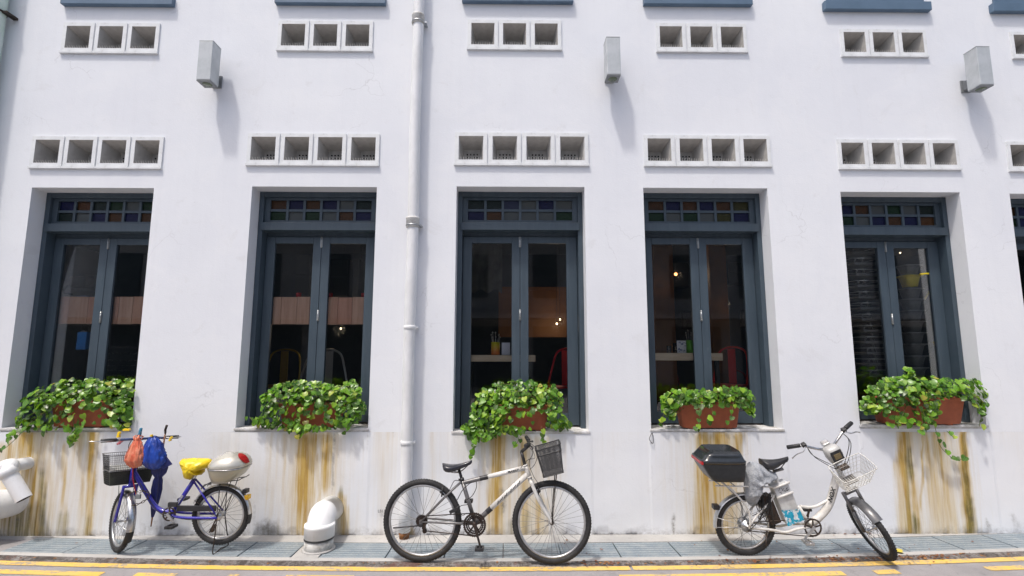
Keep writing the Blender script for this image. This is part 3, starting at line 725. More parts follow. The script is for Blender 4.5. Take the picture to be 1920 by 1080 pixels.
# stacked chairs in window 5
def stack_chair_proto(mt, mt2, w_=.105):
    T = empty('stacked_chair', (0, 0, 0))
    MB().loft([(-.115, -w_ * .58, w_ * .58, w_ * .58), (-.02, -w_ * .78, w_ * .78, w_ * .78), (0, -w_ * .92, w_ * .92, w_ * .92)], n=16, e=.6).build('seat_pan', mt, T)
    pts = [(w_ * math.copysign(abs(math.cos(a)) ** .5, math.cos(a)), w_ * math.copysign(abs(math.sin(a)) ** .5, math.sin(a)), .004) for a in [2 * math.pi * k / 24 for k in range(24)]]
    MB().tube(pts, .006, 6, closed=True).build('rim', mt2, T)
    return T
gm = pm('gunmetal_chair', (.24, .245, .24), (.17, .17, .17), .38, .3); gm2 = pm('gunmetal_rim', (.42, .43, .42), None, .3, .6); ye = pm('yellow_chair_paint', (.95, .78, .02), (.92, .72, .02), .3)
pr = stack_chair_proto(gm, gm2); py_ = stack_chair_proto(ye, ye)
def copy_tree(o, parent=None):
    c = o.copy(); col.objects.link(c); c.parent = parent
    for ch in o.children:
        k = ch.copy(); col.objects.link(k); k.parent = c
    return c
YS = .43
ORD = ['directly', 'second', 'third', 'fourth', 'fifth', 'sixth', 'seventh', 'eighth', 'ninth', 'tenth', 'eleventh', 'twelfth']
ys = [500, 519, 543, 563, 584, 604, 625, 646, 668, 690]
for k, y in enumerate(ys):
    src = py_ if k == 1 else pr
    used = src.get('used'); o = copy_tree(src) if used else src; src['used'] = 1
    o.location = P(1703 + k * 1.3, y, YS)
    tag(o, 'yellow metal chair with looped arm, second from top of the right stack' if k == 1 else ('grey metal chair on top of the right stack, above the yellow one' if k == 0 else 'grey metal chair, ' + ORD[k - 2] + ' below the yellow one in the right stack, fifth window'), 'chair', 'stacked metal chairs' if k > 1 else None)
    if k == 1:
        MB().tube(smooth_path([(.02, -.13, .01), (.13, -.13, .012), (.185, -.10, -.05), (.165, -.06, -.17), (.13, -.02, -.26)]), .010, 8).build('arm_loop', ye, o)
    if k == 7: MB().tube([(.15, -.10, .03), (.17, -.12, -.08)], .012, 8).build('yellow_tag', ye, o)
for x in (pr, py_):
    if 'used' in x: del x['used']
for a_ in bpy.data.objects:
    if 'used' in a_: del a_['used']
# left stack: wider chairs seen side on with sloping backs
wide = empty('stacked_armchair', (0, 0, 0))
MB().bbox(-.15, .12, -.15, .15, -.075, -.045, .010).build('seat_pan', gm, wide)
MB().tube([(-.17, -.15, 0), (.14, -.15, 0), (.15, .15, 0), (-.17, .15, 0)], .006, 6, closed=True).build('rim', gm2, wide)
MB().tube([(.13, -.15, 0), (.185, -.16, -.17)], .011, 6).tube([(.13, .15, 0), (.185, .16, -.17)], .011, 6).tube([(-.15, -.15, -.04), (-.13, -.15, 0)], .008, 6).build('back_tube', gm, wide)
for k in range(12):
    o = wide if k == 0 else copy_tree(wide)
    o.location = P(1606 + k * 2.8, 468 + k * 20.5, .56)
    tag(o, 'topmost grey armchair of the left stack in the fifth window' if k == 0 else 'grey armchair, ' + ORD[k] + ' from the top of the left stack in the fifth window', 'chair', 'stacked grey armchairs' if k else None)
# corner of a poster with yellow print inside window 6 side, dark violet curtain
p = P(1925, 500, .8); m = MB(); 
simple_thing('dark_curtain', 'dark violet curtain inside the window cut by the right edge', 'curtain', MB().add([(-.3 + .05 * i, .02 * math.sin(i * 2.1), z) for z in (-.4, .45) for i in range(13)], [(i, i + 1, i + 14, i + 13) for i in range(12)], 0, True), pm('violet_cloth', (.05, .03, .16), None, .8), p)

# ------------------------------------------------------------------ ground
BQ = .0088
def cy(x, off): return -off + BQ * min(abs(x), 6.5) ** 2
def band(o0, o1, z, mats, name, x0=-12, x1=12, n=160, skirt=0, kind=None, curved0=True):
    m = MB(); xs_ = [x0 + (x1 - x0) * i / n for i in range(n + 1)]
    a = [(x, cy(x, o0) if curved0 else o0, z) for x in xs_]; b = [(x, cy(x, o1), z) for x in xs_]
    vv = a + b; ff = [(n + 1 + i, n + 2 + i, i + 1, i) for i in range(n)]
    if skirt:
        vv += [(x, y, z - skirt) for x, y, _ in a] + [(x, y, z - skirt) for x, y, _ in b]; q = n + 1
        ff += [(i, i + 1, 2 * q + i + 1, 2 * q + i) for i in range(n)] + [(q + i + 1, q + i, 3 * q + i, 3 * q + i + 1) for i in range(n)]
    m.add(vv, ff); o = m.build(name, mats)
    if kind: tag(o, kind=kind)
    return o
m = MB(); m.add([(-70, -60, -.03), (70, -60, -.03), (70, 60, -.03), (-70, 60, -.03)], [(0, 1, 2, 3)]); tag(m.build('ground', M['road']), kind='structure')
GB, GF = .205, .555      # back and front edge of the gratings
tag(band(.001, GB, 0, M['concrete'], 'pavement', curved0=False, skirt=.2), kind='structure')
kerb = band(GF, .622, .001, M['concrete'], 'kerb', skirt=.2, kind='structure')
pit = band(GB - .02, GF + .02, -.10, M['pit'], 'drain_channel_bottom', kind='structure')
# uneven gutter strip
m = MB(); n = 700; rows = 6
vv = []
for j in range(rows + 1):
    for i in range(n + 1):
        x = -8 + 16 * i / n; off = .622 + (.712 - .622) * j / rows
        z = .001 - .012 * (j / rows) + .005 * noise.noise(Vector((x * 6, off * 30, 0))) * (1 if 0 < j < rows else .4)
        vv.append((x, cy(x, off) + .010 * noise.noise(Vector((x * 5, j * .7, 3))) * (j > 0), z))
ff = [((j + 1) * (n + 1) + i, (j + 1) * (n + 1) + i + 1, j * (n + 1) + i + 1, j * (n + 1) + i) for j in range(rows) for i in range(n)]
m.add(vv, ff, 0, True); tag(m.build('gutter', M['gutter']), kind='structure')
tag(band(.70, 30, -.013, M['road'], 'road', n=80), kind='structure')
def lines(o0, o1, segs, nm):
    for (a, b) in segs:
        m = MB(); k = max(4, int((b - a) / .04)); vv = []
        for r_ in (0, 1):
            for i in range(k + 1):
                x = a + (b - a) * i / k
                off = (o0, o1)[r_] + .0035 * noise.noise(Vector((x * 9, r_ * 5, 1)))
                vv.append((x, cy(x, off), -.009))
        m.add(vv, [(k + 1 + i, k + 2 + i, i + 1, i) for i in range(k)]); tag(m.build(nm, M['line']), kind='structure')
lines(.708, .785, [(-8, 1.02), (1.045, 8)], 'yellow_line')
lines(.868, .945, [(-8, -3.22), (-2.95, -2.62), (-2.2, -2.12), (-1.74, -1.2), (.9, 2.72), (2.98, 3.18), (3.95, 4.55), (4.9, 8)], 'yellow_line')

# drain gratings: each panel its own part, with open slots
DR = empty('drain_channel', (0, 0, 0), kind='structure')
jo = [(60, 1010, 5, 1033), (176.6, 1010, 114.6, 1039.4), (275, 1012, 222, 1040), (375, 1013.5, 333, 1041.5), (480, 1016, 447, 1044), (570, 1019, 547, 1045)]
jo2 = [(617, 1020, 600, 1046), (735.7, 1024.5, 720.8, 1046.4), (840, 1021, 832, 1047), (944, 1020, 942.7, 1048.7), (1048, 1020, 1053, 1048), (1151, 1019, 1164.6, 1047.4), (1254, 1016, 1277, 1044), (1360, 1014, 1385, 1042), (1459, 1012, 1491.6, 1040.4), (1555, 1011, 1599, 1037), (1655, 1009, 1704, 1034), (1750.7, 1006, 1808, 1031.5), (1848, 1005, 1913.5, 1028.6), (1950, 1000, 2025, 1020)]
def jx(j): return (G(j[0], j[1]).x + G(j[2], j[3]).x) / 2
for grp in (jo, jo2):
    X = [jx(j) for j in grp]
    for a, b in zip(X[:-1], X[1:]):
        gap = rnd.uniform(.004, .008); a += gap; b -= gap
        xm = (a + b) / 2; yb, yf = cy(xm, GB + .006), cy(xm, GF - .006); m = MB()
        sl_ = (cy(b, 0) - cy(a, 0)) / (b - a); th = rnd.uniform(-.0025, .0025); zz = rnd.uniform(-.004, .0005)
        X_ = Matrix.Translation((xm, (yb + yf) / 2, zz)) @ Matrix.Rotation(math.atan(sl_) + th * .5, 4, 'Z') @ Matrix.Rotation(th, 4, 'Y')
        hw, hd = (b - a) / 2, (yb - yf) / 2
        nb = 7; sw = .0065; bw = (2 * hd - (nb - 1) * sw) / nb
        y = -hd
        for k in range(nb):
            m.box(-hw, hw, y, y + bw, -.03, 0, 0, X_); y += bw
            if k < nb - 1:
                for q in range(4): 
                    xa = -hw + (2 * hw) * q / 3.0
                    m.box(max(-hw, xa - .012), min(hw, xa + .012), y + .0003, y + sw - .0003, -.03, -.0025, 0, X_)
                y += sw
        # raised studs
        for k in range(nb):
            for q in range(12):
                xa = -hw + 2 * hw * (q + .5) / 12; ya = -hd + bw / 2 + k * (bw + sw)
                m.box(xa - .007, xa + .007, ya - .004, ya + .004, .0001, .0022, 1, X_)
        m.build('drain_grate', [M['grate'], M['studs']], DR)
# end blocks: concrete patches where the pipes come down
xa, xb = jx(jo[-1]) + .006, jx(jo2[0]) - .006
m = MB(); m.add([(xa, cy(xa, GB), .0005), (xb, cy(xb, GB), .0005), (xb, cy(xb, GF), .0005), (xa, cy(xa, GF), .0005), (xa, cy(xa, GB), -.1), (xb, cy(xb, GB), -.1), (xb, cy(xb, GF), -.1), (xa, cy(xa, GF), -.1)], [(3, 2, 1, 0), (0, 1, 5, 4), (1, 2, 6, 5), (2, 3, 7, 6), (3, 0, 4, 7)])
m.build('concrete_infill', M['concrete'], DR)
xe = jx(jo[0]) - .01
m = MB(); m.add([(-12, cy(12, GB), .0005), (xe - .45, cy(xe, GB), .0005), (xe - .45, cy(xe, GF), .0005), (-12, cy(12, GF), .0005)], [(3, 2, 1, 0)]); m.build('dirt_patch', M['gutter'], DR)

# ------------------------------------------------------------------ terrace across the street (behind the camera, seen in the glass)
OB = empty('terrace_across_street', (0, -17, 0), 'pale grey terrace across the street with dark windows', 'building')
gy = pm('opposite_wall', (.30, .295, .28), (.24, .235, .225), .85, scale=.6); dk = pm('opposite_shutter', (.03, .045, .05), None, .5)
m = MB(); m.box(-26, 26, -6, 0, 0, 7.2); m.box(-26, 26, -.001, 1.2, 3.2, 3.4); m.box(-26, 26, .001, .5, 7.0, 7.4); m.build('wall', gy, OB)
for fl_, (za, zb) in enumerate(((.2, 2.9), (4.2, 6.2),)):
    for k in range(16):
        x = -24 + k * 3.15; MB().box(x, x + (2.2 if fl_ == 0 else 1.1), .002, .06, za, zb).build('shutter', dk, OB)

# ------------------------------------------------------------------ pipes and lamps on the wall
xp = P(786, 30, -.09).x * .5 + P(764, 700, -.09).x * .5
rp = .056
T = empty('downpipe', (xp, -.085, 0), 'tall white painted downpipe running down the wall between second and middle windows', 'downpipe')
ztop = WZ1; zbot = .06
m = MB(); n_ = 40
m.tube([(.004 * math.sin(i * .5), 0, zbot + (ztop - zbot) * i / n_) for i in range(n_ + 1)], rp, 24); m.build('pipe', M['pvc'], T)
MB().lathe([(rp * .80, .0), (rp * .86, .03), (rp * .97, .06)], (0, 0, .0), n=20).build('pipe_mouth', pm('rusted_iron', (.30, .12, .03), (.10, .045, .02), .85, scale=12, bump=.5), T)
for py, k in ((38, 0), (418, 0), (614, 1), (830, 1)):
    z = P(775, py, -.085).z; m = MB()
    if k == 0:
        m.lathe([(rp + .001, -.055), (rp + .009, -.05), (rp + .010, .035), (rp + .013, .04), (rp + .012, .055), (rp + .001, .056)], (0, 0, z), n=24)
        m.build('collar', M['pvcd'], T)
        b = MB(); b.lathe([(rp + .011, .0), (rp + .014, .002), (rp + .014, .012), (rp + .011, .014)], (0, 0, z - .035), n=24); b.box(rp, rp + .035, -.01, .075, z - .034, z - .018); b.build('strap', M['metal'], T)
    else:
        m.lathe([(rp + .0005, -.02), (rp + .004, -.018), (rp + .004, .018), (rp + .0005, .02)], (0, 0, z), n=24); m.box(rp, rp + .022, -.006, .08, z - .006, z + .006); m.build('collar', M['pvc'], T)

def pipe_thing(name, label, cat, pts, r, mat_, n=24, seg=8):
    T = empty(name, pts[-1], label, cat); o = Vector(pts[-1])
    return T, [q - o for q in smooth_path(pts, seg)]
# stout elbow between windows 2 and 3
W0 = P(619, 953, 0); B0 = G(599, 1027, 0); r = .118; B0.y = -.33; zc_ = W0.z
T = empty('drain_elbow', (B0.x, B0.y, 0), 'stout white elbow drainpipe coming out of the stained wall down to the gratings', 'drainpipe')
o = Vector((B0.x, B0.y, 0)); off = Vector((0, 0, 0)); pth = [Vector((W0.x + .02, .06, zc_)) - o]
for k in range(13):
    a = R(90 * k / 12); rb = .17
    t = k / 12; pth.append(Vector((W0.x + (B0.x - W0.x) * (math.sin(a) ** 1.0), B0.y + rb - rb * math.sin(a), zc_ - rb + rb * math.cos(a) + .03 * math.sin(a * 2))) - o)
pth.append(Vector((0, 0, .11)))
MB().tube([q + off for q in pth], r, 32).build('elbow', M['pvc'], T)
MB().lathe([(r + .002, .10), (r + .012, .105), (r + .013, .19), (r + .016, .195), (r + .014, .215), (r + .001, .218)], n=32).build('collar', M['pvc'], T)
MB().lathe([(r + .002, .0), (r + .008, .003), (r + .006, .085), (r - .02, .092), (r - .02, .10)], n=32).build('socket', M['pvcd'], T)
MB().lathe([(r + .006, .088), (r + .013, .091), (r + .013, .101), (r + .003, .105)], n=32).build('seam_ring', M['black'], T)
MB().lathe([(r + .028, .001), (r + .018, .006), (r + .009, .010), (r + .0, .012)], n=24).build('mortar_bed', M['concrete'], T)
# big elbow at the left edge
Wl = P(14, 945, 0); r = .130
pts = [Wl + Vector((.10, .08, .05)), Wl + Vector((.03, -.07, .02)), Wl + Vector((-.12, -.22, .06)), Wl + Vector((-.30, -.27, .04)), Wl + Vector((-.38, -.28, -.12)), Vector((Wl.x - .38, -.28, .05)), Vector((Wl.x - .38, -.28, -.02))]
T, pth = pipe_thing('large_drain_elbow', 'large white drain elbow at the left edge, below the short open overflow pipe', 'drainpipe', pts, r, None)
MB().tube(pth, r, 32).build('elbow', M['pvc'], T)
MB().lathe([(r + .002, .06), (r + .013, .065), (r + .013, .15), (r + .001, .155)], n=32).build('collar', M['pvc'], T)
# overflow pipe above it
Wu = P(52, 868, 0); r = .06
T = empty('overflow_pipe', Wu, 'short white overflow pipe bent downward with an open end, left edge of the wall', 'pipe')
a_ = Vector((-.20, -.20, -.02)); 
bnd = P(14, 884, -.24) - Wu; end = P(45, 936, -.215) - Wu
MB().tube(smooth_path([Vector((.02, .05, 0)), Vector((0, -.04, 0)), Vector((-.07, -.15, .0)), bnd * .85 + Vector((.0, 0, .045)), bnd * 1.0 + Vector((-.0, 0, -.01))], 8), .058, 24).build('bend', M['pvc'], T)
dv = (end - bnd).normalized()
MB().tube([bnd - dv * .03, bnd - dv * .028, bnd + dv * .045, bnd + dv * .047], [.062, .073, .073, .062], 24).build('collar', M['pvc'], T)
m = MB(); m.tube([bnd + dv * .04, end], .063, 24, caps=False); m.tube([end, end - dv * .12], .056, 24, caps=False, m=1)
u_, w__ = frame_for(dv); ring = []
for rr_ in (.063, .056): ring += [end + (u_ * math.cos(2 * math.pi * k / 24) + w__ * math.sin(2 * math.pi * k / 24)) * rr_ for k in range(24)]
m.add(ring, [(k, (k + 1) % 24, 24 + (k + 1) % 24, 24 + k) for k in range(24)]); m.add([end - dv * .1 + (u_ * math.cos(2 * math.pi * k / 24) + w__ * math.sin(2 * math.pi * k / 24)) * .056 for k in range(24)], [tuple(range(24))], 1)
m.build('open_tube', [M['pvc'], M['black']], T)
# pale pipe at upper left
pg = pm('pale_green_pipe', (.50, .62, .55), (.60, .68, .66), .45)
q = P(15, 20, -.12); T = empty('corner_downpipe', (q.x - .15, -.12, 0), 'pale green pipe with a dark strap at the upper left edge of the wall', 'downpipe')
MB().tube([(0, 0, 1.5 + .5 * k) for k in range(13)], .10, 20).build('pipe', pg, T)
z = P(14, 22, -.12).z; MB().lathe([(.101, -.012), (.106, -.01), (.106, .01), (.101, .012)], (0, 0, z), n=20).box(.10, .15, -.012, .115, z - .02, z + .005).build('strap', M['rust'], T)

def wall_lamp(pxl, pxr, pyt, pyb, label):
    Yf = -.25; A = P(pxl, pyb, Yf); B = P(pxr, pyb, Yf); zt = P((pxl + pxr) / 2, pyt, Yf).z; zb = A.z
    xc = (A.x + B.x) / 2; hw = .072; h = zt - zb
    T = empty('wall_lamp', (xc, -.25, zb), label, 'wall lamp', 'grey wall lamps')
    m = MB(); m.bbox(-hw, hw, 0, .15, .012, h - .012, .006); m.build('housing', M['lamp'], T)
    m = MB(); m.bbox(-hw - .001, hw + .001, -.001, .151, h - .0115, h, .004); m.build('top_cap', M['lamp'], T)
    m = MB(); m.bbox(-hw + .002, hw - .002, .002, .148, 0, .0115, .003); m.build('bottom_ring', M['lampd'], T)
    MB().lathe([(.0001, -.003), (.045, -.003), (.048, 0.001)], (0, .075, 0), n=20).build('lens', M['lens'], T)
    MB().bbox(-.03, .03, .151, .249, .07, .17, .006).build('bracket', M['lampd'], T)
    MB().bbox(-.05, .05, .236, .2495, .05, .19, .004).build('back_plate', M['lampd'], T)
M['lampd'] = pm('dark_lamp_metal', (.22, .235, .245), (.16, .17, .18), .5)
wall_lamp(367, 394, 75, 151, 'grey box wall lamp between the leftmost and second windows')
wall_lamp(1137, 1166, 68, 141, 'grey box wall lamp between the middle and fourth windows, seen from below')
wall_lamp(1837, 1867, 86, 160, 'grey box wall lamp at upper right, beyond the fifth window')
# small writing on the plaster
X = Matrix.Translation(P(719, 958.5, -.014)) @ Matrix.Rotation(R(90), 4, 'X')
o = text_mesh('LB1120', .036, X, pm('stencil_ink', (.10, .10, .11), rough=.8), 'stencil_lettering', BL, .0015)
# loose wire on the corner of window 4's sill
p = P(1223, 812, -.02); tag(MB().tube(smooth_path([(0, .01, 0), (-.02, -.01, -.02), (-.03, 0, -.06), (.0, -.005, -.10), (.01, 0, -.05), (.0, 0, .0)]), .003, 5).build('loose_wire', M['black'], None, p), 'short loop of dark wire hanging at the left end of the fourth sill', 'wire')

# ------------------------------------------------------------------ planters and pothos
def leaf_mesh(k):
    rr = random.Random(40 + k)
    fold = rr.uniform(.12, .32); curl = rr.uniform(.15, .5); tw = rr.uniform(-.25, .25)
    out = [(0, 0), (.22, -.09), (.45, -.02), (.57, .20), (.55, .44), (.42, .68), (.22, .88), (0, 1.04)]     # right half: (side, along)
    spine = [(0, .02), (0, .22), (0, .45), (0, .70), (0, 1.04)]
    def P3(s_, t):
        z = abs(s_) * fold * (1 - .3 * t) - curl * t * t * .5 + .05 * math.sin(t * 7 + k) * abs(s_)
        x = s_ * math.cos(tw * t) ; z += s_ * math.sin(tw * t)
        return (x, t, z)
    v = [P3(*q) for q in spine]; f = []
    for sg in (1, -1):
        b = len(v); v += [P3(sg * s_, t) for s_, t in out[1:-1]]
        o_ = [b + i for i in range(6)]
        tr = [(0, o_[0], o_[1]), (0, o_[1], 1), (1, o_[1], o_[2]), (1, o_[2], 2), (2, o_[2], o_[3]), (2, o_[3], 3), (3, o_[3], o_[4]), (3, o_[4], o_[5]), (3, o_[5], 4)]
        f += [t if sg > 0 else t[::-1] for t in tr]
    return v, f
LV = [leaf_mesh(k) for k in range(6)]; LM = []
for v, f in LV:
    m = MB(); m.add(v, f, 0, True); me = bpy.data.meshes.new('leaf'); me.from_pydata(v, [], f); me.materials.append(M['leaf']); me.polygons.foreach_set('use_smooth', [True] * len(f)); LM.append(me)

def planter(x0, x1, zb, zt, y0, y1, label):
    hw = (x1 - x0) / 2; d = (y1 - y0) / 2; h = zt - zb
    T = empty('flower_box', ((x0 + x1) / 2, (y0 + y1) / 2, zb), label, 'planter', 'terracotta planters on the window sills')
    s_ = hw; 
    m = MB(); m.loft([(.012, -s_ * .84, s_ * .84, d * .80), (.02, -s_ * .86, s_ * .86, d * .84), (h - .035, -s_ * .97, s_ * .97, d * .96), (h - .03, -s_ * 1.0, s_ * 1.0, d * 1.02), (h - .006, -s_ * 1.012, s_ * 1.012, d * 1.04), (h, -s_ * 1.0, s_ * 1.0, d * 1.02), (h, -s_ * .95, s_ * .95, d * .90), (h - .05, -s_ * .93, s_ * .93, d * .86)], 48, 0, .22)
    m.build('pot', M['terra'], T)
    for sx in (-1, 1): MB().bbox(sx * s_ * .6 - .03, sx * s_ * .6 + .03, -d * .7, d * .7, 0, .0125, .003).build('foot', M['terra'], T)
    MB().loft([(h - .045, -s_ * .93, s_ * .93, d * .86), (h - .02, -s_ * .5, s_ * .5, d * .5)], 24, 0, .3).build('soil', M['soil'], T)
    return T
def inside(poly, x, y):
    c = False; j = len(poly) - 1
    for i in range(len(poly)):
        if (poly[i][1] > y) != (poly[j][1] > y) and x < (poly[j][0] - poly[i][0]) * (y - poly[i][1]) / (poly[j][1] - poly[i][1]) + poly[i][0]: c = not c
        j = i
    return c
def pothos(label, outline, sparse, pot, ntot, trails, size=(.032, .062), seed=1, bulge=.13):
    """outline: silhouette of the foliage; sparse: [(polygon, keep)] where the pot shows; depth is rebuilt as a rounded mound about the pot"""
    rr = random.Random(seed)
    xs_ = [q[0] for q in outline]; ys_ = [q[1] for q in outline]; X0, X1, Y0, Y1 = min(xs_), max(xs_), min(ys_), max(ys_)
    px0, px1, rim, yc, zr = pot          # pot left/right px, rim px, world y centre of the pot, rim height
    T = empty('pothos_plant', (P((px0 + px1) / 2, rim, yc).x, yc, zr), label, 'plant', 'pothos plants in the window planters')
    O = Vector(T.location); L = []
    cands = 0
    while len(L) < ntot and cands < ntot * 40:
        cands += 1
        px, py = rr.uniform(X0, X1), rr.uniform(Y0, Y1)
        if not inside(outline, px, py): continue
        keep = 1
        for poly, kp in sparse:
            if inside(poly, px, py): keep = kp
        if rr.random() > keep: continue
        # mound depth
        tx = (px - (X0 + X1) / 2) / ((X1 - X0) / 2); ty = (py - rim) / 34.0
        hh = max(-1, min(1, ty)) if ty < 0 else min(1, ty) * .35
        dep = bulge * math.sqrt(max(0.02, 1 - hh * hh)) * math.sqrt(max(.05, 1 - .75 * tx * tx)) + .07
        lay = rr.random() ** 1.6
        if py > rim + 8: lay *= .35
        y = yc - dep + lay * (dep * 1.7)
        if py > rim + 6 and px0 - 6 < px < px1 + 6: y = min(y, yc - .125 - rr.uniform(0, .05))
        y = min(y, .24)
        p = P(px, py, y)
        nrm = Vector((tx * .5 + rr.gauss(0, .45), -1.0 + lay * .5 + rr.gauss(0, .3), .75 - ty * .35 + rr.gauss(0, .35))).normalized()
        tip = Vector((tx * .5 + rr.gauss(0, .7), -.35 + rr.gauss(0, .4), -.75 + rr.gauss(0, .55)))
        L.append((y, p, nrm, tip, rr.uniform(*size)))
    stems = MB()
    root = Vector((O.x, yc, zr - .03))
    for k in range(26):
        q = L[rr.randrange(len(L))][1]; s0 = root + Vector((rr.uniform(-.5, .5) * (P(px1, rim, yc).x - P(px0, rim, yc).x) * .8, rr.uniform(-.04, .04), 0))
        mid = (s0 + q) / 2 + Vector((0, -.03, .07)); stems.tube([v - O for v in smooth_path([s0, mid, q], 5)], .0028, 5)
    for tr in trails:       # trailing vines: pixel path hanging in front of the wall, leaves along them
        pts = [P(px, py, yy) for px, py, yy in tr]; sp_ = smooth_path(pts, 6)
        stems.tube([v - O for v in sp_], .0026, 5)
        for i in range(3, len(sp_), 3 if len(tr) > 2 else 3):
            q = sp_[i] + Vector((rr.uniform(-.02, .02), rr.uniform(-.03, 0), rr.uniform(-.01, .02)))
            L.append((-9, q, Vector((rr.gauss(0, .4), -1, .5 + rr.gauss(0, .3))).normalized(), Vector((rr.gauss(0, .6), -.2, -1)), rr.uniform(.035, .06)))
    stems.build('stem', M['stem'], T)
    L.sort(key=lambda q: q[0])
    st_ = []
    for i, (y, p, nrm, tip, sz) in enumerate(L):
        t = (tip - nrm * tip.dot(nrm)).normalized(); s_ = t.cross(nrm)
        Mx = Matrix((s_, t, nrm)).transposed().to_4x4(); Mx.translation = p - O - t * sz * .5
        Mx = Mx @ Matrix.Diagonal((sz * rr.uniform(.8, 1.05), sz, sz, 1))
        if i < 300:
            o = bpy.data.objects.new('leaf', LM[rr.randrange(6)]); col.objects.link(o); o.parent = T; o.matrix_local = Mx
        else: st_.append((Mx, rr.randrange(6)))
    if st_:
        vv = []; ff = []
        for Mx, k in st_:
            v, f = LV[k]; b = len(vv); vv += [tuple(Mx @ Vector(q)) for q in v]; ff += [tuple(b + i for i in t) for t in f]
        me = bpy.data.meshes.new('inner_foliage'); me.from_pydata(vv, [], ff); me.materials.append(M['leaf']); me.polygons.foreach_set('use_smooth', [True] * len(ff))
        tag(link('inner_foliage', me, T), kind='stuff')
    return T
POT = []
def make_pot(pa, pb, pt, pbm, wi, label, yc=.075, d=.095):
    z0 = WIN[wi][2] + .003
    yf = yc - d
    A, B = P(pa, pt, yf), P(pb, pt, yf); zt = A.z * .5 + B.z * .5
    planter(A.x, B.x, z0, max(zt, z0 + .17), yf, yc + d, label)
    return (pa, pb, pt, yc, max(zt, z0 + .17))
p1 = make_pot(92, 206, 752, 803, 0, 'terracotta trough almost hidden by foliage on the leftmost sill')
p2 = make_pot(520, 640, 757, 806, 1, 'terracotta trough showing through foliage on the second sill')
p3 = make_pot(935, 1030, 762, 808, 2, 'terracotta trough under dense foliage on the middle sill')
p4 = make_pot(1273, 1391, 753, 806, 3, 'bare-sided terracotta trough with sparse plant on the fourth sill', .06)
p5 = make_pot(1652, 1815, 746, 803, 4, 'widest terracotta trough, right end bare, on the fifth sill', .05, .11)
pothos('spreading pothos in the leftmost window trailing off to the left edge',
    [(32, 770), (45, 745), (70, 728), (110, 716), (150, 709), (200, 712), (248, 712), (248, 800), (225, 806), (200, 800), (150, 802), (142, 828), (132, 828), (125, 806), (80, 806), (40, 812), (28, 800)],
    [([(95, 760), (205, 760), (205, 800), (95, 800)], .20)], p1, 620, [[(60, 790, -.10), (45, 806, -.12), (22, 830, -.10), (2, 846, -.06)], [(50, 800, -.1), (30, 812, -.12), (18, 822, -.1)], [(138, 800, -.1), (140, 818, -.09), (136, 833, -.07)], [(85, 800, -.1), (88, 812, -.1)]], seed=11)
pothos('dense pothos filling the second window from stile to stile',
    [(488, 745), (510, 725), (545, 713), (600, 718), (640, 726), (658, 712), (672, 716), (684, 760), (688, 775), (672, 790), (640, 800), (600, 808), (560, 812), (520, 805), (480, 798), (466, 795), (492, 775)],
    [([(530, 766), (632, 766), (632, 800), (530, 800)], .22)], p2, 640, [[(650, 780, -.1), (652, 800, -.1), (648, 812, -.06)], [(500, 790, -.05), (482, 796, -.05), (468, 782, 0)], [(565, 800, -.12), (562, 815, -.1), (560, 820, -.08)]], seed=12)
pothos('rounded bushy pothos in the middle window, vines hanging below the sill',
    [(888, 760), (900, 735), (930, 718), (965, 714), (1000, 718), (1040, 724), (1055, 745), (1060, 780), (1075, 800), (1050, 806), (1010, 800), (975, 812), (940, 815), (905, 828), (880, 826), (862, 805), (880, 790)],
    [([(942, 768), (1025, 768), (1025, 803), (942, 803)], .20)], p3, 640, [[(900, 810, -.1), (893, 830, -.1), (886, 845, -.07), (880, 858, -.05)], [(965, 805, -.1), (972, 825, -.1), (962, 838, -.07)], [(1015, 800, -.1), (1018, 818, -.1), (1022, 828, -.08)], [(920, 805, -.1), (915, 825, -.1)]], seed=13)
pothos('thin low pothos over a bare terracotta trough in the fourth window',
    [(1240, 745), (1262, 733), (1300, 732), (1330, 735), (1360, 727), (1395, 728), (1416, 742), (1412, 775), (1400, 778), (1392, 760), (1330, 762), (1270, 762), (1262, 786), (1244, 780)],
    [([(1278, 757), (1390, 757), (1390, 766), (1278, 766)], .3)], p4, 360, [[(1315, 755, -.13), (1312, 775, -.13), (1308, 800, -.13), (1306, 806, -.12)], [(1375, 755, -.13), (1372, 775, -.13), (1366, 795, -.12)], [(1330, 755, -.13), (1336, 775, -.13), (1332, 792, -.12)], [(1248, 765, -.05), (1242, 785, -.05), (1240, 795, -.03)], [(1405, 765, -.05), (1408, 782, -.05)]], size=(.036, .064), seed=14, bulge=.10)
pothos('largest pothos, tall shoot on top and long vine hanging below the fifth sill',
    [(1614, 760), (1630, 725), (1665, 708), (1695, 705), (1698, 686), (1708, 684), (1714, 708), (1745, 708), (1800, 712), (1842, 712), (1850, 735), (1852, 765), (1838, 790), (1830, 770), (1815, 750), (1770, 745), (1752, 790), (1740, 806), (1700, 800), (1670, 800), (1655, 775), (1625, 778)],
    [([(1665, 755), (1752, 750), (1745, 800), (1668, 800)], .45)], p5, 640, [[(1750, 790, -.14), (1757, 815, -.13), (1764, 838, -.10), (1785, 858, -.08), (1805, 862, -.06)], [(1775, 808, -.10), (1790, 822, -.1)], [(1840, 780, -.1), (1836, 800, -.1)], [(1730, 790, -.16), (1728, 812, -.14)]], seed=15, bulge=.15)

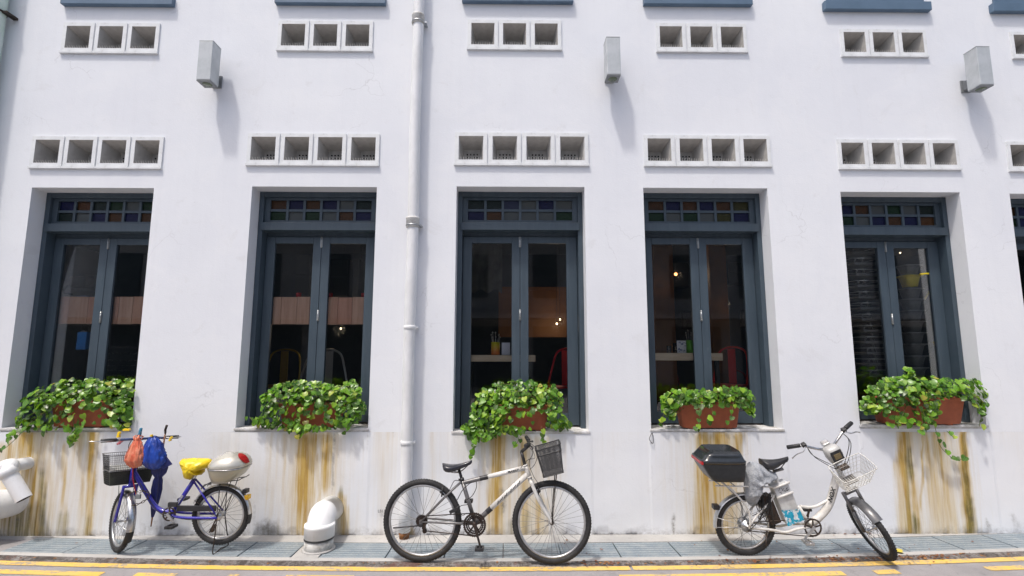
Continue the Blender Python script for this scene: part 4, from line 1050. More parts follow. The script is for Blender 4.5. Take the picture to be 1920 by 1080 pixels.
# ------------------------------------------------------------------ bicycles
B = {}
B['blue'] = pm('blue_frame_paint', (.025, .02, .36), (.02, .018, .26), .25, 0, 9, coat=.5)
B['white'] = pm('white_frame_paint', (.70, .69, .66), (.56, .54, .50), .32, 0, 14, coat=.3)
B['greyf'] = pm('grey_frame_paint', (.17, .165, .165), (.12, .115, .115), .35, .4, 14, coat=.2)
B['alu'] = pm('alloy_rim', (.60, .61, .62), (.45, .45, .45), .35, .9, 30)
B['spoke'] = pm('spoke_steel', (.22, .22, .22), None, .7, .5)
B['dspoke'] = pm('dark_spoke_steel', (.09, .09, .09), None, .7, .4)
B['dark'] = pm('greasy_steel', (.05, .045, .042), (.09, .06, .045), .5, .7, 50, .2)
B['cable'] = pm('cable_housing', (.02, .02, .02), None, .5)

class Bike:
    def __init__(s, name, mat, label, cat):
        s.T = empty(name, mat=mat, label=label, cat=cat); s.M = mat; s.Mi = mat.inverted(); s.S = Matrix.Identity(4)
    def p(s, px, py, lat=0.0, front=False):
        Mi = (s.M @ s.S).inverted() if front else s.Mi
        o = Mi @ CAM; d = Mi.to_3x3() @ raydir(px, py); k = (lat - o.y) / d.y; return o + d * k
    def set_steer(s, a, b, ang):          # axis through local points a (low) and b (high)
        ax = (b - a).normalized(); s.S = Matrix.Translation(a) @ Matrix.Rotation(ang, 4, ax) @ Matrix.Translation(-a); s.ax = ax
    def mb(s, front=False): return MB(s.S if front else None)
    def part(s, name, m, mats, parent=None):
        return m.build(name, mats, parent or s.T)

def wheel(bk, c, Rw, tr, front=False, ns=28, spm='spoke', rimm='alu', hub=(.018, .05), hubm=None, knob=True, rimw=.011, spr=.0013, rimd=.018):
    X = (bk.S if front else Matrix.Identity(4)) @ Matrix.Translation(c)
    rr_ = Rw - tr * 2 + .003                 # rim outer radius
    m = MB(X); m.lathe([(rr_, -rimw), (rr_, rimw), (rr_ - rimd * .7, rimw), (rr_ - rimd, rimw * .45), (rr_ - rimd, -rimw * .45), (rr_ - rimd * .7, -rimw)], axis='y', n=72, closed=True)
    W = bk.part('wheel', m, B[rimm])
    m = MB(X); Rc = Rw - tr; prof = [(Rc + tr * math.cos(a), tr * .92 * math.sin(a)) for a in [2 * math.pi * k / 14 for k in range(14)]]
    m.lathe(prof, axis='y', n=96, closed=True)
    if knob:
        nk = int(2 * math.pi * Rw / .024)
        for k in range(nk):
            a = 2 * math.pi * k / nk
            for sgn in (-1, 0, 1):
                aa = a + (0 if sgn else math.pi / nk)
                Y = Matrix.Rotation(aa, 4, 'Y') @ Matrix.Translation((Rc + tr * math.cos(sgn * .75), sgn * tr * .62, 0)) @ Matrix.Rotation(-sgn * .7, 4, 'Z')
                m.box(-.0015, .0022, -.0045, .0045, -.0042, .0042, 0, Y)
    bk.part('tyre', m, M['rubber'], W)
    m = MB(X)
    for k in range(ns):
        a = 2 * math.pi * k / ns; sd = 1 if k % 2 else -1; off = (.55 if (k // 2) % 2 else -.55)
        q = Vector((hub[0] * math.cos(a + off * 1.4), sd * hub[1] * .75, hub[0] * math.sin(a + off * 1.4))); e = Vector((rr_ - .008) * Vector((math.cos(a), 0, math.sin(a))))
        m.tube([q, e], spr, 4, caps=False)
    tag(bk.part('spokes', m, B[spm], W))
    m = MB(X); h0, h1 = hub
    m.lathe([(.005, -h1 - .012), (.008, -h1 - .01), (.009, -h1), (h0 + .004, -h1 * .8), (h0 + .004, -h1 * .72), (h0 * .62, -h1 * .6), (h0 * .62, h1 * .6), (h0 + .004, h1 * .72), (h0 + .004, h1 * .8), (.009, h1), (.008, h1 + .01), (.005, h1 + .012)], axis='y', n=18)
    bk.part('hub', m, hubm or B['alu'], W)
    return W

def chainring(c, r, m, teeth=32, arms=5, th=.002, lat=0):
    ro, ri = r, r * .80
    vv = []; n = teeth * 2
    for y in (lat - th, lat + th):
        for k in range(n):
            a = 2 * math.pi * k / n; q = ro if k % 2 else ro * .94
            vv.append(c + Vector((q * math.cos(a), y, q * math.sin(a))))
        for k in range(n):
            a = 2 * math.pi * k / n; vv.append(c + Vector((ri * math.cos(a), y, ri * math.sin(a))))
    ff = []
    for k in range(n):
        l = (k + 1) % n
        ff += [(k, l, n + l, n + k), (2 * n + l, 2 * n + k, 3 * n + k, 3 * n + l), (l, k, 2 * n + k, 2 * n + l), (n + k, n + l, 3 * n + l, 3 * n + k)]
    m.add(vv, ff)
    for k in range(arms):
        a = 2 * math.pi * k / arms + .3
        X = Matrix.Translation(c) @ Matrix.Rotation(-a, 4, 'Y'); m.box(0, ri + .002, lat - th * .9, lat + th * .9, -.006, .006, 0, X)
    m.lathe([(.0001, lat - .006), (.020, lat - .006), (.020, lat + .004), (.0001, lat + .004)], c, 'y', 16)

def crank(bk, c, e, lat, mat_, pm_=None, refl=None, name='crank', pl=.05):
    sg = 1 if lat > 0 else -1; m = MB(); d = (e - c); L = d.length; a = math.atan2(d.z, d.x)
    X = Matrix.Translation((c.x, lat, c.z)) @ Matrix.Rotation(-a, 4, 'Y')
    m.bbox(-.014, L * .55, -.005, .007, -.012, .012, .003, 0, X); m.bbox(L * .5, L + .012, -.004, .006, -.009, .009, .003, 0, X)
    Cp = bk.part(name, m, mat_)
    m = MB(); y0, y1 = (lat + sg * .012), (lat + sg * (.012 + pl * 1.7)); y0, y1 = min(y0, y1), max(y0, y1)
    X = Matrix.Translation((e.x, 0, e.z))
    m.tube([Vector((e.x, y0 - .004, e.z)), Vector((e.x, y1, e.z))], .007, 8)
    m.bbox(-.034, .034, y0, y0 + .012, -.011, .011, .002, 0, X); m.bbox(-.034, .034, y1 - .012, y1, -.011, .011, .002, 0, X)
    m.bbox(-.036, -.022, y0 + .013, y1 - .013, -.011, .011, .002, 0, X); m.bbox(.022, .036, y0 + .013, y1 - .013, -.011, .011, .002, 0, X)
    bk.part('pedal', m, pm_ or M['black'], Cp)
    return Cp

def saddle(bk, back, nose, w_, h_, mat_, front=False):
    """back/nose: top centre points"""
    m = MB(); d = nose - back; L = d.length; a = math.atan2(d.z, d.x)
    X = Matrix.Translation(back) @ Matrix.Rotation(-a, 4, 'Y')
    secs = [(0, .25, .8), (.03, .62, .95), (.10, .92, 1.0), (.22, 1.0, 1.0), (.36, .88, .92), (.5, .62, .8), (.66, .40, .66), (.82, .29, .58), (.94, .24, .52), (1.0, .12, .35)]
    n = 18; vv = []
    for t, wf, hf in secs:
        zt = -.008 * math.sin(t * math.pi * 1.0) * 2 + (.012 if t < .15 else 0) * (1 - t / .15)
        for k in range(n):
            b = 2 * math.pi * k / n; cb, sb = math.cos(b), math.sin(b)
            vv.append(X @ Vector((t * L, w_ / 2 * wf * math.copysign(abs(cb) ** .7, cb), zt - h_ * .5 * hf + h_ * .5 * hf * math.copysign(abs(sb) ** .7, sb))))
    ff = [(i * n + k, i * n + (k + 1) % n, (i + 1) * n + (k + 1) % n, (i + 1) * n + k) for i in range(len(secs) - 1) for k in range(n)]
    ff += [tuple(range(n))[::-1], tuple((len(secs) - 1) * n + k for k in range(n))]
    m.add(vv, ff, 0, True); S_ = bk.part('saddle', m, mat_)
    m = MB()
    for sy in (-1, 1): m.tube(smooth_path([X @ Vector((.03, sy * .04, -h_ * .9)), X @ Vector((.10, sy * .022, -h_ - .018)), X @ Vector((.6 * L, sy * .022, -h_ - .016)), X @ Vector((.88 * L, sy * .008, -h_ * .55))], 5), .0035, 6)
    bk.part('saddle_rails', m, B['dark'], S_)
    return S_

def wire_basket(m, top, bot, nh, nu, r, floor=True):
    """top/bot: 4 corner points each (same order); nh rings, nu uprights per side"""
    top = [Vector(q) for q in top]; bot = [Vector(q) for q in bot]
    for i in range(nh + 1):
        t = i / nh; ring = [bot[k].lerp(top[k], t) for k in range(4)]
        cor = []
        for k in range(4):
            a, b = ring[k], ring[(k + 1) % 4]; cor += [a.lerp(b, .12), a.lerp(b, .88)]
        m.tube(smooth_path(cor, 3, True), r * (2.2 if i == nh else (1.4 if i == 0 else 1)), 5 if i < nh else 6, closed=True)
    for k in range(4):
        a0, a1, b0, b1 = bot[k], bot[(k + 1) % 4], top[k], top[(k + 1) % 4]
        cnt = nu if k % 2 == 0 else max(3, int(nu * .8))
        for j in range(cnt):
            t = .10 + .80 * j / (cnt - 1); m.tube([a0.lerp(a1, t), b0.lerp(b1, t)], r, 4, caps=False)
    if floor:
        for j in range(1, nu):
            t = j / nu; m.tube([bot[0].lerp(bot[1], t), bot[3].lerp(bot[2], t)], r, 4, caps=False); m.tube([bot[1].lerp(bot[2], t), bot[0].lerp(bot[3], t)], r, 4, caps=False)

# ===== the white and grey mountain bike
q0 = G(792, 1054); q1 = G(1035, 1058)
yaw = math.atan2(q1.y - q0.y, q1.x - q0.x)
Mb = Matrix.Translation((q0.x, q0.y + .0, 0.0)) @ Matrix.Rotation(yaw, 4, 'Z') @ Matrix.Rotation(R(-2.5), 4, 'X')
bk = Bike('mountain_bike', Mb, 'white and grey mountain bike with black mesh front basket under the middle window', 'bicycle')
rh, fh = bk.p(792, 976), bk.p(1034.5, 981)
Rw = .335
Rw = (bk.p(864.5, 976).x - bk.p(721, 976).x) / 2 * 1.015
rh.z = fh.z = Rw
wheel(bk, rh, Rw, .024, ns=32, hub=(.02, .05), hubm=B['dark']); bk.set_steer(Vector((0, 0, 0)), Vector((0, 0, 1)), 0); wheel(bk, fh, Rw, .024, ns=32, hub=(.014, .045), hubm=B['dark'])
bb = bk.p(891, 981); st_top = bk.p(866, 899); ht, hb_ = bk.p(984, 871), bk.p(993, 896)
g, wh, bl = 0, 1, 2
m = MB()
tt0, tt1 = bk.p(868.5, 905), bk.p(985, 877)
f_ = lambda a, b, t: a.lerp(b, t)
m.tube([bb, st_top], .0175, 14, m=0)
m.tube([tt0, f_(tt0, tt1, .34)], .0185, 14, m=0, caps=False); m.tube([f_(tt0, tt1, .34), tt1], [.0185, .0215], 14, m=1)
dt0, dt1 = bb + Vector((.01, 0, .01)), bk.p(989, 889)
m.tube([dt0, f_(dt0, dt1, .22)], .021, 14, m=0, caps=False); m.tube([f_(dt0, dt1, .22), dt1], [.021, .0245], 14, m=1)
m.tube([ht, hb_], .021, 16, m=1); m.tube([ht, ht + (ht - hb_).normalized() * -.012], .0235, 16, m=1); m.tube([hb_, hb_ + (ht - hb_).normalized() * .012], .0235, 16, m=1)
m.tube([bb + Vector((0, -.036, 0)), bb + Vector((0, .036, 0))], .021, 16, m=0)
for sy in (-1, 1):
    e = Vector((0, sy * .058, 0)); s0 = Vector((0, sy * .018, 0))
    m.tube([st_top + s0 + Vector((0, 0, -.015)), f_(st_top, rh, .35) + Vector((0, sy * .035, 0)), rh + e], [.009, .0085, .007], 10, m=0)
    m.tube([bb + s0 * 1.2, f_(bb, rh, .35) + Vector((0, sy * .038, 0)), rh + e], [.011, .010, .007], 10, m=0)
    m.box(rh.x - .014, rh.x + .014, sy * .060 - .002, sy * .060 + .002, rh.z - .014, rh.z + .014, 0)
FR = bk.part('frame', m, [B['greyf'], B['white'], M['black']])
# swoosh bands on the paint and lettering
for (a, b, t0, t1, r) in ((tt0, tt1, .27, .40, .0200), (dt0, dt1, .205, .29, .0226)):
    m = MB(); m.tube([f_(a, b, t0), f_(a, b, t1)], [r, r], 14, caps=False); bk.part('dark_decal_band', m, M['black'], FR)
def tube_text(a, b, t, txt, size, r, name, parent=FR, shear=.3, bold=.001, flip=False, matx=None):
    d = (b - a).normalized(); 
    if flip: d = -d
    nrm = Vector((0, -1, 0)) if not getattr(bk, 'mir', False) else Vector((0, 1, 0))
    u = nrm.cross(d); X = Matrix((d, u, nrm)).transposed().to_4x4(); X.translation = f_(a, b, t) + nrm * (r + .0008)
    return text_mesh(txt, size, X, matx or M['black'], name, parent, .0012, shear, bold)
tube_text(tt0, tt1, .80, 'TRAXULT', .022, .0213, 'frame_lettering')
m = MB(); rr = random.Random(2)
for k in range(11):
    t = .42 + k * .042; c = f_(dt0, dt1, t); d = (dt1 - dt0).normalized(); u = Vector((0, -1, 0)).cross(d)
    X = Matrix((d, u, Vector((0, -1, 0)))).transposed().to_4x4(); X.translation = c + Vector((0, -.0246, 0))
    m.add([X @ Vector(v) for v in ((-.016, -.012 + (k % 3) * .004, 0), (-.006, -.013 + (k % 3) * .004, 0), (.017, .008 - (k % 2) * .006, 0), (.007, .009 - (k % 2) * .006, 0), (-.016, -.012 + (k % 3) * .004, .002), (-.006, -.013 + (k % 3) * .004, .002), (.017, .008 - (k % 2) * .006, .002), (.007, .009 - (k % 2) * .006, .002))], [(0, 1, 2, 3), (4, 5, 6, 7), (0, 1, 5, 4), (1, 2, 6, 5), (2, 3, 7, 6), (3, 0, 4, 7)])
bk.part('tube_graphics', m, M['black'], FR)
# fork
m = MB(); cr = hb_ + (hb_ - ht).normalized() * .028
m.tube([hb_, cr], .019, 14); m.tube([cr + Vector((0, -.062, 0)), cr + Vector((0, .062, 0))], .013, 12)
for sy in (-1, 1):
    y = Vector((0, sy * .062, 0)); mid = f_(cr, fh, .55) + y + Vector((-.008, 0, 0)); m.tube(smooth_path([cr + y + Vector((0, 0, .012)), f_(cr, fh, .3) + y + Vector((-.006, 0, 0)), mid, f_(cr, fh, .85) + y * .95, fh + y * .85], 4), [.0155] * 8 + [.0135] * 4 + [.011] * 5, 12)
bk.part('fork', m, B['white'])
# seat
sp_top = bk.p(860.5, 880); m = MB(); m.tube([st_top + (bb - st_top).normalized() * .03, sp_top], .0125, 12)
SP = bk.part('seatpost', m, M['black']); m = MB(); m.tube([st_top + (bb - st_top).normalized() * .012, st_top - (bb - st_top).normalized() * .012], .020, 14); m.tube([st_top + Vector((-.02, -.02, 0)), st_top + Vector((-.03, .03, -.004))], .006, 8); bk.part('seat_clamp', m, M['black'], SP)
sb, sn = bk.p(830, 870.5), bk.p(884.5, 862.5)
saddle(bk, sb, sn, .155, .062, pm('worn_black_saddle', (.016, .016, .022), (.028, .028, .035), .28, 0, 30, coat=.3))
# stem, bar, grips, levers
m = MB(); stq = bk.p(977.5, 846); m.tube([ht, ht + (stq - ht) * 1.0], .0135, 12); cb = bk.p(993, 834); m.tube([stq + Vector((0, 0, -.006)), cb], [.015, .014], 12); 
ST_ = bk.part('stem', m, M['black'])
m = MB(); barp = [cb + Vector((-.045, s_ * .29, .012)) if abs(s_) == 1 else cb + Vector((-.0, s_ * .29, 0)) for s_ in (-1, -.45, .45, 1)]
bars = smooth_path([cb + Vector((-.03, -.28, .03)), cb + Vector((-.010, -.13, .018)), cb + Vector((0, -.03, 0)), cb + Vector((0, .03, 0)), cb + Vector((-.010, .13, .018)), cb + Vector((-.03, .28, .03))], 5)
m.tube(bars, .011, 12); HBR = bk.part('handlebar', m, M['black'])
for s_ in (0, 1):
    e = bars[0] if s_ == 0 else bars[-1]; i_ = bars[2] if s_ == 0 else bars[-3]; d = (i_ - e).normalized()
    m = MB(); m.tube([e - d * .01, e - d * .006, e + d * .115, e + d * .12], [.012, .0165, .0155, .013], 14); [m.tube([e + d * (.01 * k), e + d * (.01 * k + .004)], .0172, 12) for k in range(1, 11)]; bk.part('grip', m, M['black'], HBR)
    m = MB(); m.bbox(-.016, .016, -.016, .016, -.016, .014, .004, 0, Matrix.Translation(e + d * .145)); m.tube(smooth_path([e + d * .14 + Vector((.012, 0, -.008)), e + d * .10 + Vector((.045, 0, -.020)), e + d * .02 + Vector((.050, 0, -.028))], 4), .0055, 8); bk.part('brake_lever', m, M['black'], HBR)
# basket
m = MB(); TL, TR, BR_, BLq = bk.p(1004, 845, -.13), bk.p(1051, 832, -.13), bk.p(1056.5, 885, -.10), bk.p(1019, 895, -.10)
y2 = lambda v, y: Vector((v.x, y, v.z))
W_ = .14
top = [y2(TL, -W_), y2(TR, -W_), y2(TR, W_), y2(TL, W_)]; bot = [y2(BLq, -W_ * .82), y2(BR_, -W_ * .82), y2(BR_, W_ * .82), y2(BLq, W_ * .82)]
wire_basket(m, top, bot, 40, 40, .0014)
BK = bk.part('basket', m, pm('grey_mesh_wire', (.085, .085, .09), None, .5, .3)); tag(BK)
m = MB()
for t in (.78, 1.0):
    ring = [bot[k].lerp(top[k], t) for k in range(4)]; cor = []
    for k in range(4): cor += [ring[k].lerp(ring[(k + 1) % 4], .1), ring[k].lerp(ring[(k + 1) % 4], .9)]
    m.tube(smooth_path(cor, 3, True), .0042, 6, closed=True)
ring = bot; cor = []
for k in range(4): cor += [ring[k].lerp(ring[(k + 1) % 4], .1), ring[k].lerp(ring[(k + 1) % 4], .9)]
m.tube(smooth_path(cor, 3, True), .0045, 6, closed=True)
for k in range(4): m.tube([bot[k].lerp(bot[(k + 2) % 4], .03), top[k].lerp(top[(k + 2) % 4], .03)], .004, 6)
bk.part('basket_rim', m, M['black'], BK)
m = MB()
for sy in (-1, 1):
    for dx_ in (-.006, .008): m.tube([bot[1].lerp(bot[0], .35) * 1 + Vector((dx_, (.03 * sy) - bot[1].y, 0)), fh + Vector((dx_ * .3, sy * .066, 0))], .0028, 6)
bk.part('basket_stay', m, B['dark'], BK)
# drivetrain
m = MB(); chainring(bb, .099, m, 38, 5, lat=-.045); chainring(bb, .078, m, 30, 5, lat=-.038); chainring(bb, .062, m, 24, 5, lat=-.031); CR = bk.part('chainring', m, M['rust'])
m = MB()
for k, r_ in enumerate((.052, .046, .040, .034, .028)): chainring(rh, r_, m, 20, 4, .0012, -.030 - .0045 * k)
bk.part('cassette', m, M['rust'])
crank(bk, bb, bk.p(901.5, 1020), -.055, B['dark']); crank(bk, bb, bk.p(876, 945), .055, B['dark'])
m = MB(); m.tube([bb + Vector((-.012, -.04, .09)), rh + Vector((.0, -.038, .040))], .0042, 6); m.tube([bb + Vector((-.02, -.04, -.088)), rh + Vector((.03, -.038, -.075))], .0042, 6); bk.part('chain', m, M['rust'])
m = MB(); dj = rh + Vector((.02, -.045, -.03)); m.bbox(-.012, .02, -.012, .012, -.03, .03, .004, 0, Matrix.Translation(dj)); chainring(rh + Vector((.03, 0, -.075)), .018, m, 11, 3, .002, -.038); m.box(-.006, .006, -.003, .003, -.045, .02, 0, Matrix.Translation(rh + Vector((.028, -.048, -.045)))); bk.part('derailleur', m, B['dark'])
# brakes, cables, kickstand
def vbrake(c, dirv, parent=None, front=False):
    m = MB(bk.S if front else None)
    for sy in (-1, 1):
        m.tube([c + Vector((0, sy * .034, -.02)), c + Vector((.004, sy * .030, .055))], .006, 8); m.bbox(-.024, .024, -.006, .006, -.008, .008, .003, 0, Matrix.Translation(c + Vector((0, sy * .020, .005))) @ Matrix.Rotation(dirv, 4, 'Y'))
    m.tube([c + Vector((.004, -.03, .055)), c + Vector((.004, .03, .055))], .002, 6); return bk.part('brake', m, M['black'])
vbrake(bk.p(829.5, 925), R(40)); vbrake(bk.p(1009, 924), R(-40))
m = MB(); P_ = lambda *a: bk.p(*a)
m.tube(smooth_path([cb + Vector((.0, -.10, -.005)), P_(999, 850, -.05), P_(992, 868, -.04), P_(1000, 892, -.035), P_(1008, 905, -.03), P_(1009, 914, -.02)], 5), .0026, 6)
m.tube(smooth_path([cb + Vector((.0, .10, .005)), P_(1008, 845, .02), P_(1004, 868, -.02), P_(994, 880, -.03)], 5), .0026, 6)
m.tube(smooth_path([cb + Vector((.01, -.05, 0)), P_(1003, 858, -.05), P_(990, 862, -.05), P_(976, 878, -.03)], 5), .0026, 6)
m.tube(smooth_path([P_(893, 903, -.02), P_(893, 915, -.03), P_(885, 930, -.03), P_(873, 938, -.03)], 5), .0034, 6); m.tube(smooth_path([P_(884, 904, -.02), P_(868, 918, -.03), P_(857, 938, -.03)], 5), .0034, 6)
m.tube(smooth_path([P_(866, 903, -.02), P_(853, 901, -.02), P_(846, 912, -.02), P_(842, 920, -.02)], 5), .003, 6); m.tube(smooth_path([P_(878, 946, -.03), P_(862, 950, -.04), P_(866, 966, -.05), P_(875, 962, -.05)], 4), .003, 6)
bk.part('cable', m, B['cable'])
m = MB(); m.tube([P_(737, 990, -.075), P_(788, 985.5, -.07)], .0055, 8); m.bbox(-.014, .014, -.01, .01, -.012, .012, .003, 0, Matrix.Translation(P_(789, 985, -.07))); bk.part('folded_kickstand', m, M['black'])
m = MB(); m.bbox(-.030, .030, -.008, .008, -.014, .014, .004, 0, Matrix.Translation(P_(849, 958, -.05)) @ Matrix.Rotation(R(-28), 4, 'Y')); m.tube([P_(853, 955, -.05), P_(862, 948, -.04)], .005, 6); bk.part('side_reflector', m, M['black'])

# ===== the white electric bicycle
q0 = G(1396, 1041)
Mb = Matrix.Translation((q0.x, q0.y, 0)) @ Matrix.Rotation(R(-1.5), 4, 'Z') @ Matrix.Rotation(R(3), 4, 'X')
bk = Bike('electric_bicycle', Mb, 'white step-through electric bicycle with black top box and white wire basket', 'bicycle')
rh = bk.p(1397, 984); Rw = (bk.p(1452, 984).x - bk.p(1341, 984).x) / 2 * 1.01; rh.z = Rw
wheel(bk, rh, Rw, .026, ns=28, hub=(.048, .05), spm='dspoke')
bb = bk.p(1518, 985)
ht, hb_ = bk.p(1569, 874), bk.p(1590, 915)
ax = (ht - hb_).normalized()
bk.set_steer(hb_, ht, R(-93))
fhx = bk.p(1592, 976)                      # hub in the straight-ahead pose, fitted so the turned wheel lands right
fh = hb_ - ax * ((hb_.z - Rw) / ax.z) + Vector((.040, 0, 0)); fh.z = Rw
m = MB()
seat0 = bk.p(1474, 957); ST0, ST1 = bk.p(1480, 975), bk.p(1454, 893)
cur = [bb + Vector((.0, 0, .005)), bk.p(1535, 970), bk.p(1552, 950), bk.p(1561, 925), bk.p(1566, 905), bk.p(1570, 892)]
m.tube(smooth_path(cur, 6), .033, 18)
m.tube([hb_ - ax * .004, ht + ax * .004], .024, 16)
m.tube(smooth_path([bk.p(1500, 949), bk.p(1512, 951), bk.p(1528, 950), bk.p(1545, 942), bk.p(1556, 936)], 5), .0125, 12)
m.tube([bb, bk.p(1498, 950), ], .016, 12)
m.tube([ST0, ST1], .018, 14)
for sy in (-1, 1):
    y = Vector((0, sy * .065, 0))
    m.tube(smooth_path([bb + y * .5, bk.p(1490, 987) + y * .8, bk.p(1466, 992) + y, bk.p(1440, 988) + y, rh + y], 5), .011, 10)
    m.tube(smooth_path([rh + y, bk.p(1418, 955) + y, bk.p(1436, 940) + y * .8, bk.p(1450, 925) + y * .4], 4), .009, 10)
FR = bk.part('frame', m, B['white'])
tube_text(bk.p(1549, 945), bk.p(1560, 908), .50, 'NOX', .052, .036, 'frame_lettering', FR, .35, .0016)
# carrier rack stays
m = MB()
for sy in (-1, 1):
    y = Vector((0, sy * .075, 0)); m.tube(smooth_path([rh + y + Vector((.01, 0, .01)), bk.p(1396, 950) + y, bk.p(1372, 920) + y, bk.p(1358, 908) + y], 5), .008, 10)
    m.tube([bk.p(1335, 906) + y, bk.p(1440, 908) + y], .006, 8); m.tube([bk.p(1400, 932) + y * .7, bk.p(1420, 932) + y * .7], .007, 8)
for k in range(4): m.tube([bk.p(1345 + 26 * k, 906) + Vector((0, -.075, 0)), bk.p(1345 + 26 * k, 906) + Vector((0, .075, 0))], .005, 8)
bk.part('rear_rack', m, B['white'])
# rear mudguard
def mudguard(bk, c, Rm, a0, a1, w_, mat_, name='mudguard', front=False, par=None, n=22, th=.0015):
    m = MB(bk.S if front else None); k_ = 8; vv = []
    for i in range(n + 1):
        a = R(a0 + (a1 - a0) * i / n)
        for layer in (0, 1):
            for j in range(k_ + 1):
                b = -1 + 2 * j / k_; y = b * w_ / 2; rr_ = Rm - (abs(b) ** 2.2) * .013 - layer * th
                vv.append(c + Vector((rr_ * math.cos(a), y, rr_ * math.sin(a))))
    q = 2 * (k_ + 1); ff = []
    for i in range(n):
        for j in range(k_):
            for l_ in (0, k_ + 1): ff.append((i * q + l_ + j, i * q + l_ + j + 1, (i + 1) * q + l_ + j + 1, (i + 1) * q + l_ + j))
        for j in (0, k_): ff.append((i * q + j, (i + 1) * q + j, (i + 1) * q + k_ + 1 + j, i * q + k_ + 1 + j))
    m.add(vv, ff, 0, True); return bk.part(name, m, mat_, par)
mg = mudguard(bk, rh, Rw + .014, 60, 185, .07, B['alu'])
m = MB(); m.tube([rh + Vector((0, -.06, 0)), rh + (Rw + .01) * Vector((math.cos(R(165)), 0, math.sin(R(165)))) + Vector((0, -.034, 0))], .0025, 6); m.tube([rh + Vector((0, -.06, 0)), rh + (Rw + .01) * Vector((math.cos(R(183)), 0, math.sin(R(183)))) + Vector((0, -.034, 0))], .0025, 6); bk.part('mudguard_stay', m, B['alu'], mg)
m = MB(); c = rh + (Rw + .03) * Vector((math.cos(R(150)), 0, math.sin(R(150)))); m.bbox(-.022, .03, -.03, .03, -.02, .02, .005, 0, Matrix.Translation(c + Vector((-.005, 0, .005)))); bk.part('tail_light', m, M['black'], mg)
# top box
zb = bk.p(1360, 904, -.13).z; zs_ = bk.p(1360, 870, -.15).z; zt = bk.p(1360, 848, .02).z
X = lambda px: bk.p(px, 870, -.14).x
x0, x1 = X(1297), X(1397); hwb = .155
def tx(a): return bk.p(a, 870, .05 if a < 1350 else -.11).x
m = MB(); m.loft([(zb, tx(1325), tx(1393), hwb * .88), (zb + .006, tx(1322), tx(1395), hwb * .92), (zb + .05, tx(1315), tx(1396.5), hwb * .96), (zb + .11, tx(1307), tx(1397.5), hwb * .99), (zs_ - .008, tx(1303), tx(1398), hwb), (zs_ - .004, tx(1303), tx(1398), hwb)], 48, 0, .24)
TB = bk.part('top_box', m, pm('top_box_plastic', (.014, .016, .018), (.022, .024, .026), .33, 0, 20))
m = MB(); m.loft([(zs_ - .003, tx(1302), tx(1398.5), hwb + .003), (zs_ + .02, tx(1302), tx(1398.5), hwb + .003), (zs_ + .028, tx(1305), tx(1396.5), hwb * .975), (zs_ + .06, tx(1311), tx(1393), hwb * .93), (zs_ + .10, tx(1319), tx(1388), hwb * .86), (zt - .008, tx(1324), tx(1383), hwb * .80), (zt, tx(1330), tx(1377), hwb * .70)], 48, 0, .26)
LID = bk.part('box_lid', m, pm('top_box_lid', (.018, .021, .024), (.026, .03, .034), .22, 0, 20, coat=.4), TB)
m = MB(); secs = []
mid = (tx(1302) + tx(1398)) / 2; hx = (tx(1398) - tx(1302)) / 2 + .005; vv = []; n = 16
def sup(a, e=.24): ca, sa = math.cos(a), math.sin(a); return (mid + hx * math.copysign(abs(ca) ** e, ca), (hwb + .006) * math.copysign(abs(sa) ** e, sa))
for i in range(n + 1):
    a = R(180 - 30 + (74) * i / n); x, y = sup(a); vv += [(x, y, zs_ - .012), (x, y, zs_ + .016)]
m.add(vv, [(2 * i, 2 * i + 2, 2 * i + 3, 2 * i + 1) for i in range(n)], 0, True)
bk.part('red_reflector', m, pm('red_reflector_plastic', (.42, .012, .015), (.30, .01, .01), .2, 0, 60), TB)
# battery pack in a clear blue-printed bag
Xb = Matrix.Translation(bk.p(1462, 941, -.03))
a_t, a_b = bk.p(1460, 905, 0), bk.p(1488, 975, 0); ang = math.atan2(a_t.x - a_b.x, a_t.z - a_b.z)
Xr = Matrix.Translation((a_t + a_b) / 2 + Vector((-.01, 0, .0))) @ Matrix.Rotation(ang, 4, 'Y')
Lb = (a_t - a_b).length / 2
m = MB(); m.bbox(-.075, .07, -.055, .055, -Lb, Lb * .42, .010, 0, Xr); BP = bk.part('battery_pack', m, pm('battery_white', (.60, .61, .60), (.45, .45, .44), .4, 0, 12))
m = MB(); m.bbox(-.070, .066, -.053, .053, Lb * .44, Lb, .008, 0, Xr); bk.part('battery_top', m, pm('battery_top_grey', (.52, .53, .54), None, .4), BP)
m = MB(); 
for zc in (Lb * .46, Lb * .98): m.tube([Xr @ Vector((-.078, -.062, zc)), Xr @ Vector((.075, -.062, zc))], .010, 10)
bk.part('battery_handle', m, B['white'], BP)
m = MB(); rr = random.Random(8)
for k in range(16):
    a = rr.uniform(-.045, .035); b = Lb * .56 + rr.uniform(0, Lb * .28); m.box(a, a + rr.uniform(.005, .02), -.0545, -.0532, b, b + .004, 0, Xr)
bk.part('battery_label_print', m, M['black'], BP)
m = MB(); vv = []; nx_, nz_ = 10, 9
for j in range(nz_ + 1):
    for i in range(nx_ + 1):
        x = -.078 + .15 * i / nx_; z = -Lb - .004 + (Lb * .85) * j / nz_ - (.05 * (i / nx_) if j == nz_ else .03 * (i / nx_) * (j / nz_))
        vv.append(Xr @ Vector((x, -.060 - .007 * noise.noise(Vector((x * 45, z * 45, 1))), z)))
m.add(vv, [(j * (nx_ + 1) + i, j * (nx_ + 1) + i + 1, (j + 1) * (nx_ + 1) + i + 1, (j + 1) * (nx_ + 1) + i) for j in range(nz_) for i in range(nx_)], 0, True)
mm = N('blue_printed_plastic'); mm.base(mm.mix(mm.ramp(mm.noise(26, 3, .6), [(.50, 0), (.56, 1)]), (.015, .33, .50), (.62, .68, .70))); mm.rough(.25)
